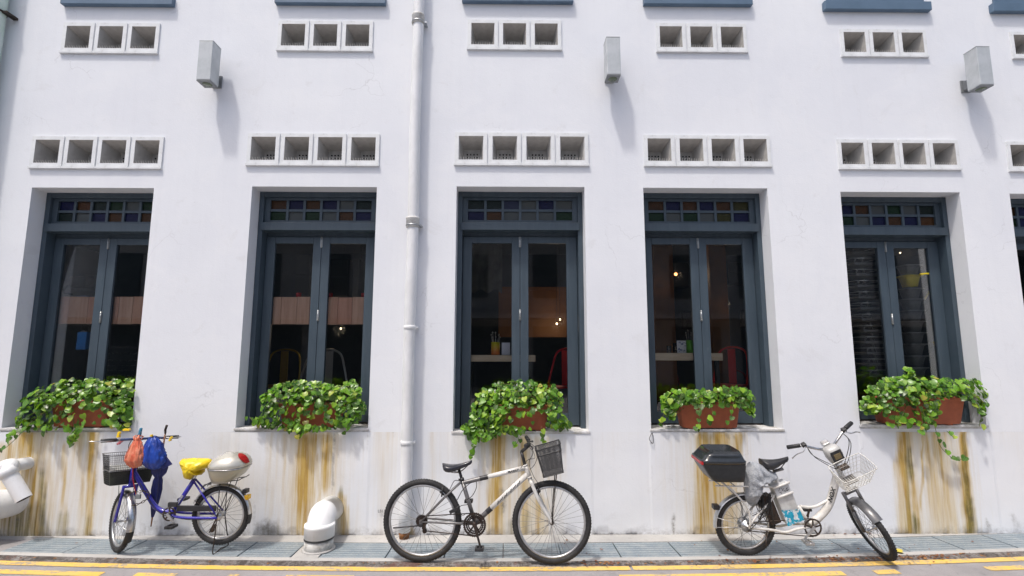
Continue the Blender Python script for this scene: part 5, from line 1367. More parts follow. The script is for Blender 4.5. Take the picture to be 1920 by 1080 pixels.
bk.part('blue_plastic_wrap', m, mm.mt, BP)
# motor controller clutter and cables under the saddle
m = MB(); m.bbox(-.055, .04, -.045, .045, -.13, .12, .010, 0, Matrix.Translation(bk.p(1443, 952)) @ Matrix.Rotation(ang, 4, 'Y')); m.bbox(-.02, .02, -.05, .05, -.04, .04, .006, 0, Matrix.Translation(bk.p(1432, 935)))
bk.part('motor_controller', m, B['dark'])
m = MB(); rr = random.Random(4)
for k in range(16):
    a = bk.p(1428 + rr.uniform(-6, 18), 930 + rr.uniform(-8, 12), -.05); b = bk.p(1424 + rr.uniform(-14, 30), 975 + rr.uniform(-14, 8), -.06)
    m.tube(smooth_path([a, (a + b) / 2 + Vector((rr.uniform(-.06, .06), -.015, rr.uniform(-.03, .03))), b], 5), .0032, 6)
m.tube(smooth_path([rh + Vector((.01, -.07, 0)), bk.p(1410, 990, -.08), bk.p(1425, 975, -.08), bk.p(1436, 962, -.07)], 5), .004, 6)
bk.part('cable', m, B['cable'])
# seat
sp_ = bk.p(1451, 884); m = MB(); m.tube([ST1 + (ST0 - ST1).normalized() * .02, sp_], .0135, 12); SPq = bk.part('seatpost', m, M['chrome']); m = MB(); m.tube([bk.p(1450, 884, -.01), bk.p(1468, 879, -.01)], .013, 10); bk.part('seat_lock', m, B['greyf'], SPq)
saddle(bk, bk.p(1425, 862), bk.p(1477, 856), .17, .075, M['black'])
# drivetrain
m = MB(); chainring(bb, .078, m, 34, 5, .0025, -.05); bk.part('chainring', m, B['dark'])
crank(bk, bb, bk.p(1508, 1011, -.06), -.062, B['alu'], B['alu']); crank(bk, bb, bk.p(1517, 958, .06), .06, B['dark'])
m = MB(); m.tube([bb + Vector((0, -.05, .076)), rh + Vector((0, -.05, .035))], .004, 6); m.tube([bb + Vector((0, -.05, -.076)), rh + Vector((0, -.05, -.035))], .004, 6); bk.part('chain', m, B['dark'])
# fork, wheel, mudguard (turned)
wheel(bk, fh, Rw, .026, front=True, ns=28, hub=(.022, .05), spm='dspoke')
m = bk.mb(True); cr = hb_ - ax * .035; m.tube([hb_, cr], .02, 14)
m.tube([cr + Vector((0, -.055, 0)), cr + Vector((0, .055, 0))], .016, 12)
for sy in (-1, 1):
    y = Vector((0, sy * .058, 0)); d = (fh - cr); m.tube([cr + y + ax * .02, f_(cr, fh, .5) + y], .0145, 12); m.tube([f_(cr, fh, .45) + y, fh + y * 1.05 + Vector((0, 0, 0))], [.018, .015], 12)
bk.part('fork', m, B['greyf'])
mudguard(bk, fh, Rw + .016, 62, 128, .085, pm('smoky_mudguard', (.16, .16, .165), (.10, .10, .10), .3, .3), front=True)
# stem, bar, headlight pod, basket
m = bk.mb(True); sq = ht + ax * .215; m.tube([ht, sq], .0145, 14); m.tube([ht, ht + ax * .02], .021, 14); m.bbox(-.025, .025, -.03, .03, -.02, .02, .006, 0, Matrix.Translation(sq)); STM = bk.part('stem', m, M['chrome'])
m = MB(bk.S); c = sq + Vector((.03, 0, -.01))
bars = smooth_path([c + Vector((-.09, -.30, .085)), c + Vector((-.04, -.20, .09)), c + Vector((0, -.10, .03)), c + Vector((.01, -.04, 0)), c + Vector((.01, .04, 0)), c + Vector((0, .10, .03)), c + Vector((-.04, .20, .055)), c + Vector((-.09, .30, .035))], 6)
m.tube(bars, .0115, 12); HBR = bk.part('handlebar', m, M['chrome'])
for s_ in (0, 1):
    e, i_ = (bars[0], bars[3]) if s_ == 0 else (bars[-1], bars[-4]); d = (i_ - e).normalized()
    m = MB(bk.S); m.tube([e - d * .008, e - d * .004, e + d * .10, e + d * .104], [.012, .0178, .0168, .013], 14)
    for k in range(8): m.tube([e + d * (.012 + .011 * k), e + d * (.016 + .011 * k)], .0185, 12)
    bk.part('grip', m, M['black'], HBR)
    m = MB(bk.S); m.bbox(-.018, .018, -.018, .018, -.018, .016, .005, 0, Matrix.Translation(e + d * .130)); bk.part('lever_bracket', m, M['black'], HBR)
    m = MB(bk.S); m.tube(smooth_path([e + d * .13 + Vector((.015, 0, -.008)), e + d * .09 + Vector((.055, 0, -.022)), e + d * .03 + Vector((.065, 0, -.035)), e - d * .02 + Vector((.075, 0, -.065))], 5), .005, 8); bk.part('brake_lever', m, M['chrome'], HBR)
m = MB(bk.S); pc = ht + ax * .155 + Vector((.06, 0, .0))
XP = Matrix.Translation(pc) @ Matrix.Rotation(R(-24), 4, 'Y')
m.loft([(-.075, -.02, .035, .030), (-.06, -.035, .05, .052), (0, -.045, .062, .068), (.05, -.045, .055, .066), (.075, -.04, .03, .05)], 24, 0, .6, XP); POD = bk.part('headlight_pod', m, pm('pod_grey', (.45, .45, .44), (.35, .35, .34), .35))
m = MB(bk.S); m.bbox(.058, .067, -.048, .048, -.045, .05, .003, 0, XP); bk.part('headlight_bezel', m, M['black'], POD)
m = MB(bk.S); m.bbox(.0665, .071, -.030, .030, -.022, .026, .002, 0, XP); bk.part('headlight_lens', m, pm('amber_lens', (.16, .12, .06), None, .12), POD)
m = MB(bk.S); bx = hb_ + Vector((.015, 0, 0)); zb_ = hb_.z + .075; 
fwd = .0
zb_ += .095
top = [(bx.x + .0, -.135, zb_ + .185), (bx.x + .20, -.135, zb_ + .185), (bx.x + .20, .155, zb_ + .185), (bx.x + .0, .155, zb_ + .185)]
bot = [(bx.x + .02, -.11, zb_ + .01), (bx.x + .15, -.11, zb_ + .01), (bx.x + .15, .11, zb_ + .01), (bx.x + .02, .11, zb_ + .01)]
wire_basket(m, top, bot, 5, 11, .0017); BK = bk.part('wire_basket', m, pm('white_wire', (.66, .66, .63), (.4, .38, .34), .45, 0, 40))
m = MB(bk.S); m.bbox(-.03, .05, -.05, .05, -.006, .006, .002, 0, Matrix.Translation((bx.x + .03, 0, zb_ - .012))); m.bbox(-.03, .02, -.04, .04, -.006, .006, .002, 0, Matrix.Translation((bx.x + .0, 0, zb_ + .10))); bk.part('basket_bracket', m, B['dark'], BK)
m = MB()
Sx = lambda v: bk.S @ v
for s_ in (0, 1):
    e = bars[8] if s_ == 0 else bars[-9]; y = -.05 if s_ == 0 else .06
    for k in range(2): m.tube(smooth_path([Sx(e), Sx(e + Vector((.07 + .02 * k, 0, -.05))), Sx(ht + ax * .06 + Vector((.08, y * (.6 + k * .5), 0))), Sx(ht + Vector((.01, y * .5, .0)))], 5), .003, 6)
bk.part('cable', m, B['cable'])
m = MB(); m.tube([bk.p(1438, 995, -.07), bk.p(1436, 1022, -.16)], .007, 8); bk.part('kickstand', m, B['dark'])

# crumpled grey plastic bag over the carrier in front of the top box
def blob(pts_px, lat, thick, seed, amp=.03, fq=14, n=26, bkk=None):
    """closed crumpled sheet: outline in the bike plane, inflated by thick"""
    c = Vector((0, 0, 0)); pts = [bkk.p(x, y, lat) for x, y in pts_px]
    for q in pts: c += q / len(pts)
    rim = smooth_path(pts, 4, True); N_ = len(rim); K = 7; vv = []
    for side in (-1, 1):
        for k in range(K):
            t = k / (K - 1)      # 0 rim .. 1 centre
            for q in rim:
                v = q.lerp(c, t); h = thick * math.sqrt(max(0, 1 - (1 - t) ** 2)); dn = noise.noise(v * fq + Vector((seed, side * 3, 0))); d2 = noise.noise(v * fq * 2.7 + Vector((seed, side * 3, 5)))
                r_ = (1 - abs(dn)) ** 3 - .5
                vv.append(v + Vector((dn * amp * .3, side * (h + (r_ * amp + abs(d2) * amp * .7) * min(1, t * 3 + .3)), d2 * amp * .3)))
    ff = []
    for s_ in (0, 1):
        for k in range(K - 1):
            for i in range(N_):
                l = (i + 1) % N_; b = s_ * K * N_; ff.append((b + k * N_ + i, b + k * N_ + l, b + (k + 1) * N_ + l, b + (k + 1) * N_ + i))
    for i in range(N_): l = (i + 1) % N_; ff.append((i, l, K * N_ + l, K * N_ + i))
    return vv, ff, c
gb = N('grey_plastic_film'); gb.base(gb.mix(gb.ramp(gb.noise(18, 5, .7), [(.4, 0), (.6, 1)]), (.42, .44, .47), (.30, .32, .35))); gb.rough(.22); gb.bump(gb.noise(60, 5, .7, dist=1.5), .8, .012)
vv, ff, c = blob([(1400, 873), (1408, 866), (1425, 870), (1440, 880), (1458, 893), (1447, 900), (1432, 902), (1428, 915), (1418, 932), (1410, 948), (1398, 935), (1395, 905)], -.03, .085, 3, .035, 16, bkk=bk)
cw = bk.M @ c
o = MB(); o.add([bk.M @ v - cw for v in vv], ff, 0, True); o = o.build('plastic_bag', gb.mt, None, cw); tag(o, 'crumpled silvery grey plastic bag slumped between the black top box and saddle', 'plastic bag')

# ===== the blue bicycle (front to the left, wheel turned to the wall)
YB = -.40
c0 = P(414.5, 965, YB)
Mb = Matrix.Translation((c0.x, YB, 0)) @ Matrix.Rotation(R(180), 4, 'Z')
bk = Bike('folding_bicycle', Mb, 'small blue bicycle with silver top box and basket under the leftmost pier', 'bicycle'); bk.mir = True
rh = bk.p(414.5, 965); Rw = abs(bk.p(361, 965).x - bk.p(468, 965).x) / 2
wheel(bk, rh, Rw, .023, ns=28, hub=(.02, .05), knob=True)
bb = bk.p(323.6, 961); hb_ = bk.p(246, 905); ht = bk.p(252, 876); ax = (ht - hb_).normalized()
bk.set_steer(hb_, ht, R(-38))
m = MB()
m.tube(smooth_path([bk.p(251, 884), bk.p(262, 903), bk.p(277, 928), bk.p(289, 947), bk.p(303, 957.5), bb + Vector((.0, 0, .0))], 6), .0205, 16)
m.tube([hb_, ht], .022, 16)
s1 = bk.p(364, 899); m.tube([bb, s1], .0185, 14); m.tube([bb + Vector((0, -.036, 0)), bb + Vector((0, .036, 0))], .022, 14)
for sy in (-1, 1):
    y = Vector((0, sy * .06, 0)); m.tube([s1 + y * .3, rh + y], [.0085, .007], 10); m.tube(smooth_path([bb + y * .4, bk.p(345, 966) + y, rh + y + Vector((0, 0, -.01))], 4), .011, 10)
FR = bk.part('frame', m, B['blue'])
tube_text(bb, s1, .40, 'ROADER', .022, .0188, 'frame_lettering', FR, .3, .0006, matx=M['lamp'])
m = MB(); m.tube([s1 + (bb - s1).normalized() * .02, bk.p(369, 885)], .013, 10); bk.part('seatpost', m, M['chrome'])
sd = saddle(bk, bk.p(391, 868), bk.p(347, 867), .13, .05, M['black'])
mg = mudguard(bk, rh, Rw + .016, 0, 0, .066, B['alu']) if False else None
mg = mudguard(bk, rh, Rw + .016, 195 - 180 + 8, 178, .066, M['chrome'], n=30)
mgx = mudguard(bk, rh, Rw + .017, 178, 196, .062, pm('dark_flap', (.03, .03, .03), None, .5), name='mud_flap', par=mg)
m = MB(); tl = bk.p(461, 920); m.bbox(-.02, .02, -.03, .03, -.018, .018, .005, 0, Matrix.Translation(tl)); TLp = bk.part('tail_light', m, M['black'], mg)
m = MB(); m.bbox(-.016, .016, -.03, .03, -.02, .02, .004, 0, Matrix.Translation(bk.p(464.5, 931.5))); bk.part('yellow_reflector', m, pm('yellow_reflector', (.80, .50, .01), (.7, .35, .01), .25), mg)
m = MB()
for a in (60, 150): 
    for sy in (-1, 1): m.tube([rh + Vector((0, sy * .062, 0)), rh + (Rw + .012) * Vector((math.cos(R(180 - a + 0)), 0, math.sin(R(180 - a)))) + Vector((0, sy * .03, 0))], .0022, 6)
bk.part('mudguard_stay', m, B['dark'], mg)
# carrier
m = MB()
for sy in (-1, 1):
    y = Vector((0, sy * .06, 0)); m.tube([bk.p(385, 912) + y, bk.p(398, 903) + y, bk.p(455, 897) + y, bk.p(461, 893) + y], .004, 8)
    m.tube([bk.p(420, 901) + y, rh + y * 1.1], .004, 8); m.tube([bk.p(440, 899) + y, rh + y * 1.1], .004, 8)
    m.tube(smooth_path([bk.p(383, 914) + y * .7, bk.p(392, 905) + y, bk.p(404, 906) + y], 4), .0035, 6)
for k in range(5): m.tube([bk.p(400 + 13 * k, 902 - k) + Vector((0, -.06, 0)), bk.p(400 + 13 * k, 902 - k) + Vector((0, .06, 0))], .003, 6)
bk.part('carrier', m, M['black'])
# silver top box: teardrop shell with lid seam and red reflector
sv = pm('silver_box_paint', (.55, .53, .46), (.48, .46, .40), .25, .35, 6, coat=.6); sv2 = pm('silver_box_lower', (.46, .42, .31), (.40, .37, .28), .3, .25, 6, coat=.4)
def lx(px): return bk.p(px, 875, .03 if px < 430 else -.075).x
def lz(py): return bk.p(430, py, .12).z - .022
m = MB(); m.loft([(lz(903), lx(446), lx(403), .11), (lz(901), lx(450), lx(402), .125), (lz(890), lx(464), lx(398), .155), (lz(878), lx(471), lx(395), .17), (lz(875), lx(472), lx(394.5), .172)], 32, 0, .75)
TB = bk.part('top_box', m, sv2)
m = MB(); m.loft([(lz(874.5), lx(473), lx(394), .175), (lz(871), lx(474), lx(394), .176), (lz(867), lx(474), lx(395), .172), (lz(860), lx(471), lx(400), .155), (lz(854), lx(466), lx(408), .125), (lz(849.5), lx(457), lx(419), .085), (lz(847.5), lx(448), lx(430), .04)], 32, 0, .8)
LID = bk.part('box_lid', m, sv, TB)
cxr = lx(434)
LS = [(lz(867), lx(474), lx(395), .172), (lz(860), lx(471), lx(400), .155), (lz(854), lx(466), lx(408), .125), (lz(849.5), lx(457), lx(419), .085), (lz(847.5), lx(448), lx(430), .04)]
SM = []
for i in range(4):
    for k in range(8): t = k / 8; SM.append(tuple(LS[i][q] + (LS[i + 1][q] - LS[i][q]) * t for q in range(4)))
m = MB(); m.loft(SM, 128, 0, .8); cz = lz(868); cx_ = lx(434)
m.v = [tuple(Vector((cx_, 0, cz)) + (Vector(v) - Vector((cx_, 0, cz))) * 1.03) for v in m.v]
kf = []
for f in m.f[:-2]:
    c = sum((Vector(m.v[i]) for i in f), Vector()) / len(f); px, py = proj(bk.M @ c)
    u_ = (px - 459) * .80 + (py - 860) * .60; v_ = -(px - 459) * .60 + (py - 860) * .80
    if (u_ / 15) ** 2 + (v_ / 6.5) ** 2 < 1 and c.y > 0: kf.append(f)
m.f = kf; m.m = [0] * len(kf); m.s = [True] * len(kf)
bk.part('red_reflector', m, pm('red_box_reflector', (.40, .015, .02), (.28, .01, .015), .18), TB)
m = MB(); m.loft([(lz(875.8), lx(473.5), lx(393.5), .1765), (lz(874.2), lx(474), lx(393.5), .178)], 32, 0, .78); bk.part('lid_seam', m, M['chrome'], TB)
# chain case, cranks, gears, stand
m = MB(); m.bbox(min(bk.p(411, 950).x, bk.p(338, 950).x), max(bk.p(411, 950).x, bk.p(338, 950).x), .034, .050, bk.p(380, 956).z, bk.p(380, 945).z, .006); bk.part('chain_guard', m, M['black'])
m = MB(); chainring(bb, .060, m, 28, 5, .003, .045); bk.part('chainring', m, B['dark'])
crank(bk, bb, bk.p(322, 945, .05), -.06, B['dark']); crank(bk, bb, bk.p(329, 983, .06), .062, B['alu'])
m = MB(); m.bbox(-.05, .03, -.012, .012, -.02, .02, .006, 0, Matrix.Translation(bk.p(322, 946, .08))); bk.part('upper_pedal', m, M['black'])
m = MB(); m.lathe([(.0001, .062), (.03, .062), (.038, .05), (.035, .04), (.0001, .036)], rh, 'y', 20); bk.part('hub_cover', m, M['chrome'])
m = MB(); m.bbox(-.012, .012, .05, .064, -.035, .03, .004, 0, Matrix.Translation((bk.p(408, 985).x, 0, bk.p(408, 985).z)) @ Matrix.Rotation(R(-35), 4, 'Y')); m.tube([Vector((bk.p(400, 994).x, .06, bk.p(400, 994).z)), rh + Vector((0, .06, 0))], .006, 6); chainring(bk.p(404, 990), .018, m, 11, 3, .002, .05); bk.part('derailleur', m, B['dark'])
foot = bk.Mi @ G(400, 1039); foot2 = bk.Mi @ G(430, 1020)
m = MB(); a1 = rh + Vector((0, .065, -.02)); a2 = rh + Vector((0, -.065, -.02)); f1 = bk.Mi @ G(399, 1040); f2 = bk.Mi @ G(428, 1022)
m.tube(smooth_path([a1, (a1 + f1) / 2, f1 + Vector((0, 0, .006)), (f1 + f2) / 2 + Vector((0, 0, .012)), f2 + Vector((0, 0, .006)), (f2 + a2) / 2, a2], 4), .005, 8); bk.part('rear_stand', m, B['dark'])
# fork and wheel, turned to the wall
f_in = hb_ - ax * .03
fh = hb_ - ax * ((hb_.z - Rw) / ax.z) + Vector((.045, 0, 0)); fh.z = Rw
wheel(bk, fh, Rw, .023, front=True, ns=28, hub=(.014, .042))
m = bk.mb(True); m.tube([hb_, f_in], .019, 14); m.tube([f_in + Vector((0, -.048, 0)), f_in + Vector((0, .048, 0))], .013, 12)
for sy in (-1, 1):
    y = Vector((0, sy * .05, 0)); m.tube(smooth_path([f_in + y + ax * .01, f_(f_in, fh, .5) + y + Vector((-.008, 0, 0)), fh + y], 5), .0115, 12)
bk.part('fork', m, B['blue'])
mg = mudguard(bk, fh, Rw + .014, 62, 190, .062, M['chrome'], front=True)
mudguard(bk, fh, Rw + .0155, 190, 212, .060, pm('rubber_flap', (.02, .02, .02), None, .6), name='mud_flap', front=True, par=mg)
m = bk.mb(True)
for sy in (-1, 1): m.tube([fh + Vector((0, sy * .055, 0)), fh + (Rw + .012) * Vector((math.cos(R(185)), 0, math.sin(R(185)))) + Vector((0, sy * .03, 0))], .0024, 6)
bk.part('mudguard_stay', m, B['alu'], mg)
# stem and straight bar
m = bk.mb(True); tz = bk.p(262, 822, 0).z; sq = ht + ax * ((tz - ht.z) / ax.z); m.tube([ht, sq + ax * .01], .0145, 14); m.tube([ht, ht + ax * .03], .02, 14); bk.part('stem', m, M['chrome'])
barL, barR = bk.S.inverted() @ bk.Mi @ P(213, 818, YB - .08), bk.S.inverted() @ bk.Mi @ P(336, 826, YB + .04)
midb = bk.S.inverted() @ bk.Mi @ P(272, 821, YB - .03)
bb_ = bk.S
MWq = sq + Vector((-.035, 0, .0))
LW, RW_, MWd = bk.S @ (MWq + Vector((0, .285, .0))), bk.S @ (MWq + Vector((0, -.285, .0))), bk.S @ MWq
m = MB(); m.tube([LW, LW.lerp(MWd, .5), MWd, MWd.lerp(RW_, .5), RW_], .011, 12); HBR = bk.part('handlebar', m, pm('blue_bar_paint', (.05, .10, .26), (.06, .08, .14), .35, .3))
for e, t_ in ((LW, MWd), (RW_, MWd)):
    d = (t_ - e).normalized(); m = MB(); m.tube([e - d * .012, e - d * .008, e + d * .098, e + d * .10], [.012, .0165, .0155, .012], 14); bk.part('grip', m, M['black'], HBR)
    m = MB(); m.bbox(-.013, .013, -.013, .013, -.013, .013, .004, 0, Matrix.Translation(e + d * .115)); m.tube([e + d * .11 + Vector((0, .01, -.004)), e + d * .02 + Vector((0, .05, .0)), e - d * .06 + Vector((0, .05, .006))], .0042, 8); bk.part('brake_lever', m, M['chrome'], HBR)
# basket behind the bar
Fx = lambda px, py, y: bk.Mi @ P(px, py, y)
y0, y1 = YB + .05, YB + .27
S_ = bk.S; xb0 = ht.x - .02; zt_b, zb_b = bk.p(230, 848, 0).z - .02, bk.p(230, 905, 0).z - .01
top = [S_ @ Vector(q) for q in ((xb0 + .03, .19, zt_b), (xb0 + .03, -.19, zt_b), (xb0 + .27, -.19, zt_b), (xb0 + .27, .19, zt_b))]
bot = [S_ @ Vector(q) for q in ((xb0 + .05, .15, zb_b), (xb0 + .05, -.15, zb_b), (xb0 + .22, -.15, zb_b), (xb0 + .22, .15, zb_b))]
m = MB(); wire_basket(m, top, bot, 14, 22, .0014); BK = bk.part('basket', m, M['black'])
m = MB(); m.add(bot + [bot[k].lerp(top[k], .42) for k in range(4)], [(0, 1, 2, 3), (0, 1, 5, 4), (1, 2, 6, 5), (2, 3, 7, 6), (3, 0, 4, 7)]); bk.part('basket_liner', m, pm('basket_liner', (.025, .028, .022), (.05, .06, .04), .6), BK)
q4 = [bot[k].lerp(top[k], .50) for k in range(4)]
m = MB(); m.add([q4[0], q4[1], q4[2] + Vector((0, 0, .02)), q4[3] + Vector((0, 0, .02))] + [v - Vector((0, 0, .012)) for v in (q4[0], q4[1], q4[2], q4[3])], [(0, 1, 2, 3), (4, 5, 6, 7), (0, 1, 5, 4), (1, 2, 6, 5), (2, 3, 7, 6), (3, 0, 4, 7)]); o = m.build('newspaper', pm('grey_newspaper', (.30, .30, .29), (.20, .21, .20), .8, scale=40), bk.T)
m = MB(); m.tube([Fx(223, 910, y0 + .03), Fx(221, 972, y0 + .0)], .0025, 6); m.tube([Fx(252, 910, y0 + .1), Fx(240, 970, y0 + .08)], .0025, 6); bk.part('basket_stay', m, M['black'], BK)
m = MB(); m.tube(smooth_path([Fx(250, 822, YB - .02), Fx(241, 838, YB), Fx(248, 868, YB - .02), Fx(253, 905, YB - .03)], 5), .0035, 6); m.tube(smooth_path([Fx(300, 822, YB), Fx(288, 832, YB + .02), Fx(262, 850, YB), Fx(258, 880, YB - .03)], 5), .003, 6); m.tube(smooth_path([Fx(262, 905, YB - .03), Fx(280, 938, YB - .03), Fx(300, 962, YB - .03), Fx(320, 968, YB - .04), Fx(350, 974, YB - .05), Fx(400, 975, YB - .06)], 5), .003, 6)
bk.part('cable', m, B['cable'])
m = MB(); m.tube(smooth_path([Fx(250, 862, YB - .03), Fx(249, 895, YB - .04), Fx(256, 930, YB - .04)], 5), .0045, 6); bk.part('red_cable', m, pm('red_cable', (.45, .02, .04), None, .4))
# pegs on the bar
pgm = {'yellow': pm('yellow_peg', (.80, .55, .02), None, .35), 'blue': pm('blue_peg', (.05, .22, .34), None, .35), 'pink': pm('pink_peg', (.50, .13, .15), None, .4)}
def peg(px, py, c, w1, h1, tilt, lab):
    p = P(px, py, YB - .02); T = empty('clothes_peg', p, lab, 'clothes peg', 'pegs clipped along the blue handlebar'); T.rotation_euler = (0, R(tilt), 0)
    for s_ in (-1, 1): MB().bbox(-w1 / 2, w1 / 2, s_ * .009 - .004, s_ * .009 + .004, -h1 / 2, h1 / 2, .002, 0, Matrix.Rotation(s_ * R(5), 4, 'X')).build('jaw', pgm[c], T)
    MB().tube([(-w1 / 2 - .001, 0, 0), (w1 / 2 + .001, 0, 0)], .005, 8).build('spring', M['metal'], T)
peg(223, 815, 'yellow', .020, .05, 5, 'yellow peg near the left grip of the blue bicycle')
peg(284, 823, 'yellow', .018, .075, -4, 'long yellow peg hanging over the blue bag')
peg(238, 806, 'yellow', .060, .018, 0, 'flat yellow peg lying on top of the bar, left of the bags')
peg(263, 810, 'blue', .016, .07, 8, 'dark teal peg standing above the orange bag')
peg(227, 828, 'pink', .016, .07, 48, 'pinkish red peg hanging aslant below the left grip')
peg(320, 823, 'yellow', .014, .04, 20, 'small yellow peg near the right grip of the blue bicycle')
# carrier bags hanging from the bar
def bag(name, label, px, prof, Y, mat_, folds=7, amp=.10, sq=.7, tilt=0):
    """prof: (py, half width px)"""
    c = P(px, prof[-1][0], Y); T = MB(); n = 72; vv = []
    pf = []
    for (a0, b0), (a1, b1) in zip(prof[:-1], prof[1:]): pf += [(a0 + (a1 - a0) * q / 3, b0 + (b1 - b0) * q / 3) for q in range(3)]
    prof = pf + [prof[-1]]
    for i, (py, hw) in enumerate(prof):
        q = P(px + tilt * (py - prof[0][0]), py, Y); w_ = abs(P(px + hw, py, Y).x - P(px, py, Y).x)
        for k in range(n):
            a = 2 * math.pi * k / n; t = i / (len(prof) - 1)
            rd = noise.noise(Vector((math.cos(a) * 3.2, math.sin(a) * 3.2, i * .28 + px))); f = 1 + amp * (1 - t * .8) * math.sin(a * folds + i * .2 + 2 * rd) + .26 * (abs(rd) - .2) + .10 * noise.noise(Vector((math.cos(a) * 7, math.sin(a) * 7, i * 1.1)))
            vv.append(q + Vector((w_ * math.cos(a) * f, w_ * sq * math.sin(a) * f, 0)) - c)
    T.add(vv, [(i * n + k, i * n + (k + 1) % n, (i + 1) * n + (k + 1) % n, (i + 1) * n + k) for i in range(len(prof) - 1) for k in range(n)] + [tuple((len(prof) - 1) * n + k for k in range(n))], 0, True)
    for sx in (-1, 1):
        h0 = P(px + sx * 3, prof[3][0] + 1, Y) - c; hb0 = P(px + sx * 2, prof[0][0] - 3, Y + .03) - c
        T.tube([h0 + Vector((0, -.02, 0)), (h0 + hb0) / 2 + Vector((sx * .008, -.02, .01)), hb0, (h0 + hb0) / 2 + Vector((sx * .004, .05, .0)), h0 + Vector((0, .02, 0))], .007, 6, sq=.4)
    return tag(T.build(name, mat_, None, c), label, 'plastic bag')
ob_ = N('orange_plastic_film'); ob_.base(ob_.mix(ob_.ramp(ob_.noise(1, 4, .6, (30, 30, 6)), [(.4, 0), (.6, 1)]), (.62, .13, .065), (.68, .24, .14))); ob_.rough(.3); ob_.bump(ob_.noise(1, 5, .6, (60, 60, 12)), .7, .01)
bb2 = N('blue_plastic_film'); bb2.base(bb2.mix(bb2.ramp(bb2.noise(1, 4, .6, (24, 24, 8)), [(.4, 0), (.6, 1)]), (.008, .028, .20), (.014, .06, .36))); bb2.rough(.3); bb2.bump(bb2.noise(1, 5, .6, (50, 50, 12)), .7, .01)
bag('orange_bag', 'orange-red plastic carrier bag hanging from the handlebar of the blue bicycle', 258, [(819, 3), (824, 5), (832, 9), (842, 13.5), (853, 17), (862, 18.5), (869, 15), (875, 9), (877.5, 3)], YB - .07, ob_.mt, tilt=-.10)
bag('blue_bag', 'bright blue plastic bag bulging beside the orange bag on the handlebar', 288, [(820, 6), (826, 11), (834, 15), (845, 19), (857, 21), (866, 21), (874, 16), (879, 8)], YB - .04, bb2.mt, tilt=.02)
# folded umbrella
T = empty('folded_umbrella', P(283, 987, YB + .09), 'dark blue folded umbrella with wooden tip hanging behind the bags', 'umbrella'); o_ = Vector(T.location)
ua, ub = P(310, 812, YB + .00) - o_, P(283, 987, YB + .09) - o_; ud = (ub - ua); Lu = ud.length; ud.normalize(); u1, u2 = frame_for(ud)
um = pm('navy_umbrella_cloth', (.008, .014, .10), (.014, .024, .16), .55, scale=12)
vv = []; n = 32; pr_ = [(.24, .02), (.28, .050), (.36, .066), (.42, .055), (.47, .028), (.50, .036), (.60, .042), (.72, .034), (.85, .018), (.90, .010)]
for t, r_ in pr_:
    for k in range(n):
        a = 2 * math.pi * k / n; f = 1 + .30 * math.cos(a * 5 + t * 5); vv.append(ua + ud * Lu * t + (u1 * math.cos(a) + u2 * math.sin(a)) * r_ * f * .85)
MB().add(vv, [(i * n + k, i * n + (k + 1) % n, (i + 1) * n + (k + 1) % n, (i + 1) * n + k) for i in range(len(pr_) - 1) for k in range(n)], 0, True).build('canopy', um, T)
flp = [P(306, 850, YB - .05) - o_, P(322, 871, YB - .03) - o_, P(304, 880, YB - .05) - o_, P(296, 862, YB - .07) - o_]
MB().add(flp + [q + Vector((0, .012, 0)) for q in flp], [(0, 1, 2, 3), (4, 5, 6, 7), (0, 1, 5, 4), (1, 2, 6, 5), (2, 3, 7, 6), (3, 0, 4, 7)]).build('loose_flap', um, T)
wd = pm('umbrella_wood', (.28, .13, .06), (.20, .09, .04), .5)
MB().tube([ua + ud * Lu * .90, ub], [.007, .0055], 10).build('wooden_tip', wd, T)
MB().tube([ua - ud * .0, ua + ud * Lu * .30], .0065, 8).build('shaft', wd, T)
MB().tube([P(313, 797, YB - .03) - o_, P(310, 806, YB - .03) - o_, ua], [.010, .010, .009], 10).build('handle', M['rust'], T)
# yellow bag tied over the saddle
ys_ = pm('yellow_bag_film', (.80, .60, .015), (.66, .46, .01), .35, scale=16, bump=.8, bscale=40)
vv, ff, c = blob([(340, 862), (352, 859.5), (372, 859), (390, 860), (397, 865), (395, 873), (385, 879), (372, 883), (378, 890), (366, 889), (357, 899), (350, 896), (347, 882), (341, 868)], 0, .105, 9, .018, 18, bkk=bk)
cw = bk.M @ c; o = MB(); o.add([bk.M @ v - cw for v in vv], ff, 0, True); tag(o.build('saddle_cover', ys_, None, cw), 'bright yellow plastic bag tied over the saddle of the blue bicycle', 'saddle cover')
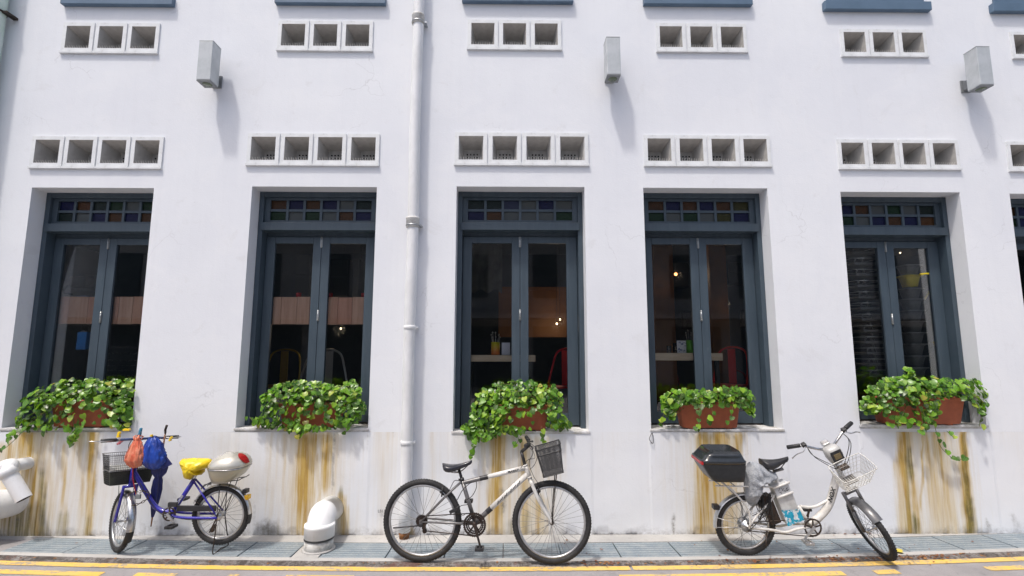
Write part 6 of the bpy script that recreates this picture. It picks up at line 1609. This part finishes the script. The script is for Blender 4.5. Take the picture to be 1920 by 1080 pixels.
# chain lock
T = empty('chain_lock', P(262, 925, YB - .03), 'dark steel chain and padlock looped round the front wheel of the blue bicycle', 'chain lock'); o_ = Vector(T.location)
path = smooth_path([P(236, 935, YB - .10) - o_, P(244, 925, YB - .12) - o_, P(256, 922, YB - .08) - o_, P(270, 921, YB - .05) - o_, P(279, 925, YB - .05) - o_, P(276, 935, YB - .06) - o_, P(262, 944, YB - .09) - o_, P(248, 948, YB - .12) - o_], 5)
acc = 0; last = path[0]; k = 0
for q in path[1:]:
    acc += (q - last).length
    if acc > .020:
        d = (q - last).normalized(); u, v_ = frame_for(d); 
        if k % 2: u, v_ = v_, u
        pts = [q + d * .014 * math.cos(a) + u * .008 * math.sin(a) for a in [2 * math.pi * i / 10 for i in range(10)]]
        MB().tube(pts, .0032, 5, closed=True).build('link', B['dark'], T); acc = 0; k += 1
    last = q
q = P(259, 931, YB - .09) - o_; MB().bbox(-.022, .022, -.01, .01, -.02, .018, .004, 0, Matrix.Translation(q)).build('padlock_body', M['lampd'], T); MB().tube(smooth_path([q + Vector((-.014, 0, .018)), q + Vector((-.012, 0, .04)), q + Vector((.012, 0, .04)), q + Vector((.014, 0, .018))], 4), .004, 6).build('shackle', M['chrome'], T)

# ------------------------------------------------------------------ litter on the kerb
lt = random.Random(21)
dl = [pm('dry_leaf_a', (.20, .07, .03), (.12, .05, .025), .8), pm('dry_leaf_b', (.28, .14, .05), (.18, .08, .03), .8)]
V6, F6 = LV[2]
def fallen(px, py, sz, mt, lab, grp):
    p = G(px, py, .004); m = MB(); a = lt.uniform(0, 6.3); X = Matrix.Translation((0, 0, .006)) @ Matrix.Rotation(a, 4, 'Z') @ Matrix.Rotation(lt.uniform(-.2, .25), 4, 'X') @ Matrix.Diagonal((sz, sz, sz * .6, 1))
    m.add([X @ Vector(v) for v in V6], F6, 0, True); me = m.mesh('fallen_leaf', mt); tag(link('fallen_leaf', me, None, p), lab, 'leaf', grp)
fallen(1692, 1036, .085, pm('yellow_dead_leaf', (.62, .50, .06), (.5, .38, .05), .6), 'yellow fallen leaf beside the front tyre of the electric bicycle', None)
m = MB()
for k in range(480):
    px = lt.choice([lt.gauss(1630, 40), lt.gauss(1560, 25), lt.gauss(1720, 25), lt.uniform(0, 1920), lt.gauss(1380, 60), lt.gauss(1800, 60), lt.gauss(1120, 30)]); 
    g_ = G(px, 1045); x = g_.x; off = .635 + abs(lt.gauss(0, .035)) if lt.random() < .85 else lt.uniform(.05, .9); z = .004 if off < .64 else -.004
    s_ = lt.uniform(.003, .020); X = Matrix.Translation((x, cy(x, off), z + .003)) @ Matrix.Rotation(lt.uniform(0, 6), 4, 'Z') @ Matrix.Rotation(lt.uniform(-.4, .4), 4, 'X') @ Matrix.Diagonal((s_, s_ * 1.3, s_, 1))
    m.add([X @ Vector(v) for v in V6], F6, lt.randrange(2), False)
tag(m.build('leaf_litter', dl), kind='stuff')
